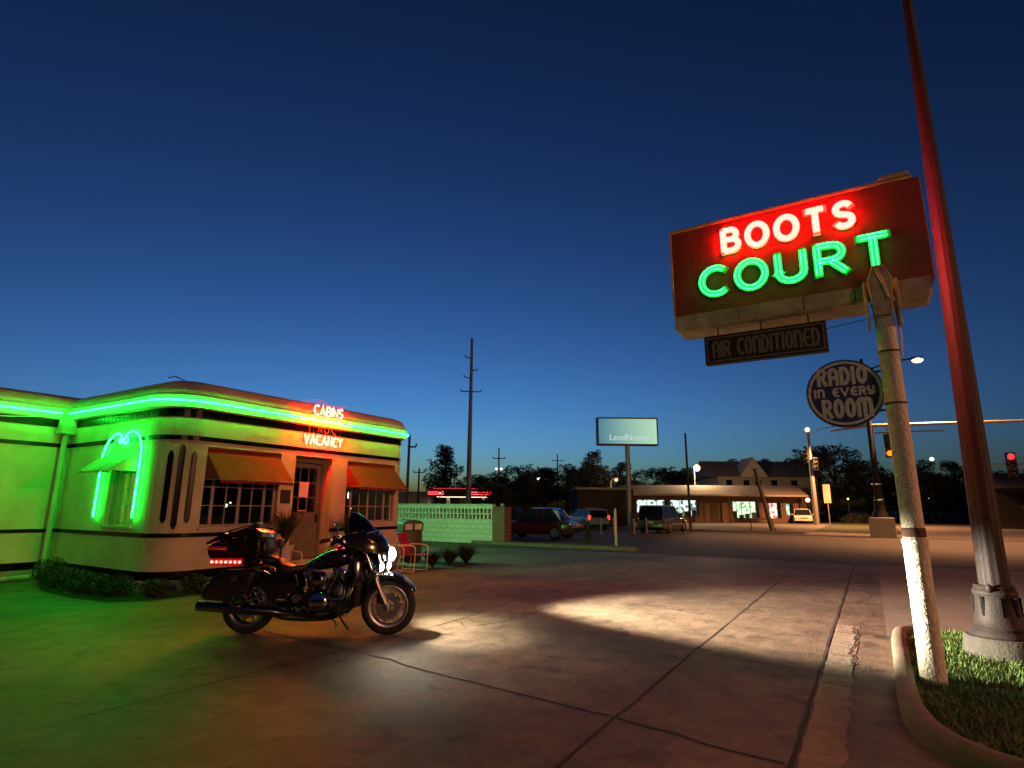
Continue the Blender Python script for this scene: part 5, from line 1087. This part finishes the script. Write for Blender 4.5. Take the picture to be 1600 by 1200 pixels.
upole('leaning dark pole before the right half of the brick shop', (43.5,5.81,0), 4.2, .14, .11, lean=(-1.4,.6))
t = thing('barrier_frame', 'low pipe barrier beside the leaning pole', 'barrier', (43.2,6.3,0), YP); m_ = MB(); m_.tube([(-.9,0,0), (-.9,0,.85), (.6,0,.85), (.9,0,0)], .04, 6); m_.build('pipe', 'darkwood', t)
far_lamp('street_lamp', 'brightest warm lamp, above the middle of the brick shop roof', (70.8,17.6,0), 6.15, (-.05,-.35), 'lamp_warm', .40, power=3500, col=(1,.66,.36))
far_lamp('street_lamp', 'small yellow lamp on a short pole left of the pylon sign pole', (55.9,22.4,0), 4.2, (.3,-.5), 'lamp_yellow', .17, power=300, col=(1,.66,.3))
far_lamp('street_lamp', 'round white lamp over the trees behind the dark red car', (71.7,39.6,0), 5.4, (0,0), 'lamp_white', .2)
far_lamp('street_lamp', 'small white lamp low over the brick pillar', (62,49.5,0), 3.2, (0,0), 'lamp_white', .09)
far_lamp('street_lamp', 'greenish yellow lamp among the trees right of the sign pole', (108,-8.9,0), 9.0, (0,0), glow('lamp_greenish', (.9,1,.5), 2.5), .3)
far_lamp('street_lamp', 'tiny pale lamp behind the orange signal', (120,.2,0), 9.2, (0,0), 'lamp_white', .12)
far_lamp('street_lamp', 'tiny yellow lamp low in the dark tree', (85,2.2,0), 2.7, (0,0), 'lamp_yellow', .12)
far_lamp('street_lamp', 'tiny pale lamp low between the sign pole and the lamp post', (110,-8.0,0), 3.1, (0,0), 'lamp_white', .09)
# signal head
def signal_head(t, p, m_lit, which, ry=0, s=1.0):
    h = bpy.data.objects.new('signal_head', None); C.objects.link(h); h.parent = t; h.location = p; h.rotation_euler = (0, 0, ry); h.scale = (s,)*3
    m_ = MB(); m_.rbox((-.18,-.12,-.55), (.18,.12,.55), .04); m_.build('housing', 'signalbox', h, smooth=30)
    for k in range(3):
        z = .36-.36*k; m_ = MB(); m_.lathe([(.13,-.12), (.15,-.12), (.15,-.30), (.13,-.30)], 16, (0,0,z), 'y', pi*0, pi); m_.build('visor', 'signalbox', h)
        m_ = MB(); m_.ball((0,-.13,z), (.12,.05,.12), 14); m_.build('lens', m_lit if k == which else 'sig_off', h, smooth=60)
CF = radians(-90)   # heads face the camera side (-x)
tp = thing('traffic_pole', 'ornamental traffic signal pole on a square plinth with a long mast arm', 'traffic signal', (38.9,-.5,0))
m_ = MB(); m_.rbox((-.62,-.62,0), (.62,.62,1.1), .05); m_.build('plinth', 'pale', tp)
m_ = MB(); m_.lathe([(.42,1.1), (.36,1.3), (.28,1.5), (.25,1.9), (.27,1.95), (.2,2.0), (.19,2.9), (.22,2.95), (.17,3.0), (.14,6.6), (.09,10.3)], 16); m_.build('shaft', 'lampiron', tp, smooth=45)
m_ = MB(); m_.tube([(0,2.0,6.10), (0,0,6.30), (.0,-10,6.0)], [.05,.10,.06], 8); m_.build('mast_arm', 'steel', tp, smooth=50)
m_ = MB(); m_.tube([(0,-.2,5.85), (0,-3.4,5.80)], .05, 6); build_each(m_, 'brace', 'steel', tp)
m_ = MB(); m_.tube([(0,0,9.5), (0,-1.4,9.95), (0,-2.5,10.0)], .05, 6); m_.rbox((-.15,-2.95,9.93), (.15,-2.4,10.06), .03); m_.build('luminaire_arm', 'lampiron', tp)
m_ = MB(); m_.ball((0,-2.72,9.88), (.2,.28,.16), 12); m_.build('bulb', 'lamp_warm', tp, smooth=60)
l_ = bpy.data.lights.new('luminaire_lamp', 'SPOT'); l_.spot_size = radians(132); l_.spot_blend = .5; l_.energy = 13000; l_.color = (1, .42, .15); l_.shadow_soft_size = .3; lo_ = bpy.data.objects.new('luminaire_lamp', l_); C.objects.link(lo_); lo_.parent = tp; lo_.location = (0, -2.72, 9.5)
m_ = MB(); m_.tube([(0,-.82,6.25), (0,-.82,5.3)], .03, 6); m_.build('hanger', 'steel', tp)
signal_head(tp, (0,-.82,5.1), 'sig_amber', 2, CF, 1.25)
for z in (2.9, 2.0): m_ = MB(); m_.lathe([(.23,z), (.25,z+.02), (.25,z+.08), (.23,z+.1)], 16); m_.build('band', 'aluminium', tp)
t2 = thing('traffic_signal', 'red traffic light on the far mast at the right edge', 'traffic signal', (66,-16.5,0))
m_ = MB(); m_.tube([(0,0,0), (0,0,5.6)], .12, 8); m_.build('pole', 'steel', t2); m_ = MB(); m_.tube([(0,0,5.35), (0,7.2,5.6)], .06, 6); m_.build('mast_arm', 'fascia', t2)
signal_head(t2, (-.1,5.45,5.45), 'sig_red', 0, CF, 2.0)
t3 = thing('signal_pole', 'pole with a warm lamp on top, dark signal heads and an orange walk signal', 'traffic signal', (66.9,4.7,0))
l_ = bpy.data.lights.new('pole_top_lamp', 'SPOT'); l_.spot_size = radians(140); l_.spot_blend = .6; l_.energy = 30000; l_.color = (1, .42, .14); l_.shadow_soft_size = .3; lo_ = bpy.data.objects.new('pole_top_lamp', l_); C.objects.link(lo_); lo_.parent = t3; lo_.location = (-2.2, -3.0, 9.4)
m_ = MB(); m_.tube([(0,0,9.2), (-1.0,-1.4,9.6), (-2.2,-3.0,9.65)], .05, 6); m_.rbox((-2.45,-3.2,9.55), (-1.95,-2.8,9.7), .03); m_.build('arm', 'steel', t3)
m_ = MB(); m_.tube([(0,0,0), (0,0,9.4)], [.26,.14], 10); m_.build('pole', 'steel', t3, smooth=50); m_ = MB(); m_.ball((0,0,9.7), .24, 12); m_.build('bulb', 'lamp_yellow', t3, smooth=60)
signal_head(t3, (-.3,.35,6.9), 'sig_off', 5, CF, 1.2); signal_head(t3, (-.3,-.4,6.1), 'sig_off', 5, radians(-60), 1.2)
m_ = MB(); m_.rbox((-.4,.35,2.2), (-.2,.85,2.7), .05); ws = m_.build('walk_signal', 'signalbox', t3); m_ = MB(); m_.ball((-.42,.6,2.45), (.05,.2,.2), 12); m_.build('lens', glow('walk_orange', (1,.3,.12), 14), ws, smooth=60)
t = thing('street_sign', 'narrow white upright board on a post right of the signal pole', 'sign', (72,3.8,0), CF); m_ = MB(); m_.tube([(0,0,0), (0,0,2.3)], .05, 6); m_.build('post', 'steel', t); m_ = MB(); m_.rbox((-.35,-.06,2.2), (.35,-.02,4.2), .02); m_.build('board', 'fascia', t)

# ------------------------------------------------------------------ trees
def make_tree(kind, seed):
    rn = random.Random(seed); global rng; rng = np.random.default_rng(seed)
    root = bpy.data.objects.new('tree', None); C.objects.link(root)
    tk = MB(); H = 10; tk.tube([(0,0,0), (.15,.05,2), (.1,.2,4.5), (0,.1,6.5)], [.38,.28,.2,.1], 8)
    cr = MB(); cl = []
    if kind == 'broad':
        for i in range(15):
            a = rn.uniform(0, 2*pi); rr = rn.uniform(.6, 3.1); z = rn.uniform(3.4, 8.6); rr *= sqrt(max(.15, 1-((z-5.6)/4.2)**2)); cl.append((rr*cos(a), rr*sin(a), z, rn.uniform(1.0, 1.75)))
        cl.append((0,0,8.8,1.1))
    elif kind == 'tall':
        for i in range(13):
            z = 2.2+7.4*i/12; q = 1.9*(1-(z/11.5)**2.2)+.35; a = rn.uniform(0, 2*pi); cl.append((.5*q*cos(a), .5*q*sin(a), z, q*rn.uniform(.65,.9)))
    for (x, y, z, s) in cl:
        tk.tube([(0,.1,min(z*.6, 5)), (x*.5, y*.5, z*.8), (x, y, z)], [.09,.05,.02], 5)
        leafclump(cr, (x, y, z), (s, s, s*.8), int(170*s*s)+60, .30, core=.25, up=.2)
        for _ in range(6):
            a, b = rn.uniform(0, 2*pi), rn.uniform(-.6, 1); leafclump(cr, (x+s*cos(a)*.9, y+s*sin(a)*.9, z+s*b*.8), (.38,.38,.3), 26, .22, core=.1)
    tk.build('trunk', 'bark', root, smooth=50); cr.build('crown', 'leaf', root, fix=False); return root
TP = [make_tree('broad', 11), make_tree('broad', 12), make_tree('broad', 13), make_tree('tall', 14)]
TR = [  # prototype, x, y, scale xy, scale z, label
 (3,82,64.3,1.55,1.24,'dense evergreen left of the tall steel power pole'), (1,75,73,1.1,.86,'low dark tree just right of the office roof edge'),
 (0,94,66,1.1,.83,'small round tree right of the tall steel power pole'), (1,71,41.5,.8,.62,'grey tree just behind the brick pillar'), (2,74,45.4,1.1,.80,'dark tree left of the round white lamp'),
 (0,78,42.0,1.1,.80,'dark tree right behind the round white lamp'), (1,77,37.5,1.15,.82,'dark tree between the round white lamp and the distant crossarm pole'), (3,75.6,33.2,1.2,.93,'pointed tree top left of the pylon sign'),
 (2,70,30.5,1.1,.74,'broad dark tree behind the unlit shed'), (0,62,28,.95,.60,'low dark tree over the white car with the red tail light'), (1,57,33,.9,.58,'low dark tree over the roof of the dark red car'), (2,52,34,.7,.42,'bushy tree next to the brick pillar top'),
 (3,86,33,1.3,.85,'tree just left of the pylon sign pole'), (0,111,35,1.6,.98,'distant tree right of the pylon sign pole'), (1,112,29,1.6,.96,'distant tree above the left end of the brick shop'), (2,114,25,1.5,1.0,'distant tree left of the brightest lamp'),
 (1,129,24,1.6,1.24,'distant tree left of the white gable'), (0,131,19,1.7,1.22,'distant tree directly behind the white gable'), (2,134,13,1.6,1.26,'distant tree right of the white gable'), (1,112,8.5,1.2,1.0,'distant tree left of the signal pole'),
 (0,94.5,3.8,1.35,1.12,'large dark tree between the signal pole and the sign pole'), (2,97,.2,1.1,.90,'dark tree right shoulder beside the traffic pole'), (1,113,-8.2,1.4,.98,'dark tree around the greenish lamp'), (3,116,-12.5,1.5,.92,'dark tree half hidden by the lamp post'), (2,118,-4.6,1.3,.75,'low distant tree behind the sign pole'),
 (0,86,-6.5,1.1,.62,'low leafy tree between the sign pole and the unlit house'), (2,60.5,-12.6,.6,.36,'small tree low at the right edge by the unlit house'),
 (0,100,-22,1.4,.95,'dark tree at the right edge beyond the red signal'), (1,118,-18,1.4,.8,'low tree behind the lamp post')]
used_ = set()
for i, (k, x, y, sx_, sz, lb) in enumerate(TR):
    root = TP[k]; name = 'evergreen_tree' if k == 3 else 'leafy_tree'
    if k in used_: r_ = copy_tree(root, (x, y, 0), i*1.37, lb)
    else: r_ = root; r_.location = (x, y, 0); used_.add(k)
    r_.name = name; r_.scale = (sx_, sx_, sz); tag(r_, lb, 'tree', 'trees beyond the road')
for i, pts in enumerate([[(46,30),(60,25)], [(78,2),(92,-7)], [(90,-8),(105,-16)]]):
    m_ = MB(); (ax, ay), (bx, by) = pts
    for k in range(14): leafclump(m_, (ax+(bx-ax)*k/13, ay+(by-ay)*k/13, .5), (1.2,1.2,.7), 220, .2, core=.2)
    tag(m_.build('hedge', 'leaf', fix=False), ['low dark hedge left of the unlit shed','low dark hedge beyond the orange lit road','low dark hedge behind the lamp post'][i], 'hedge')
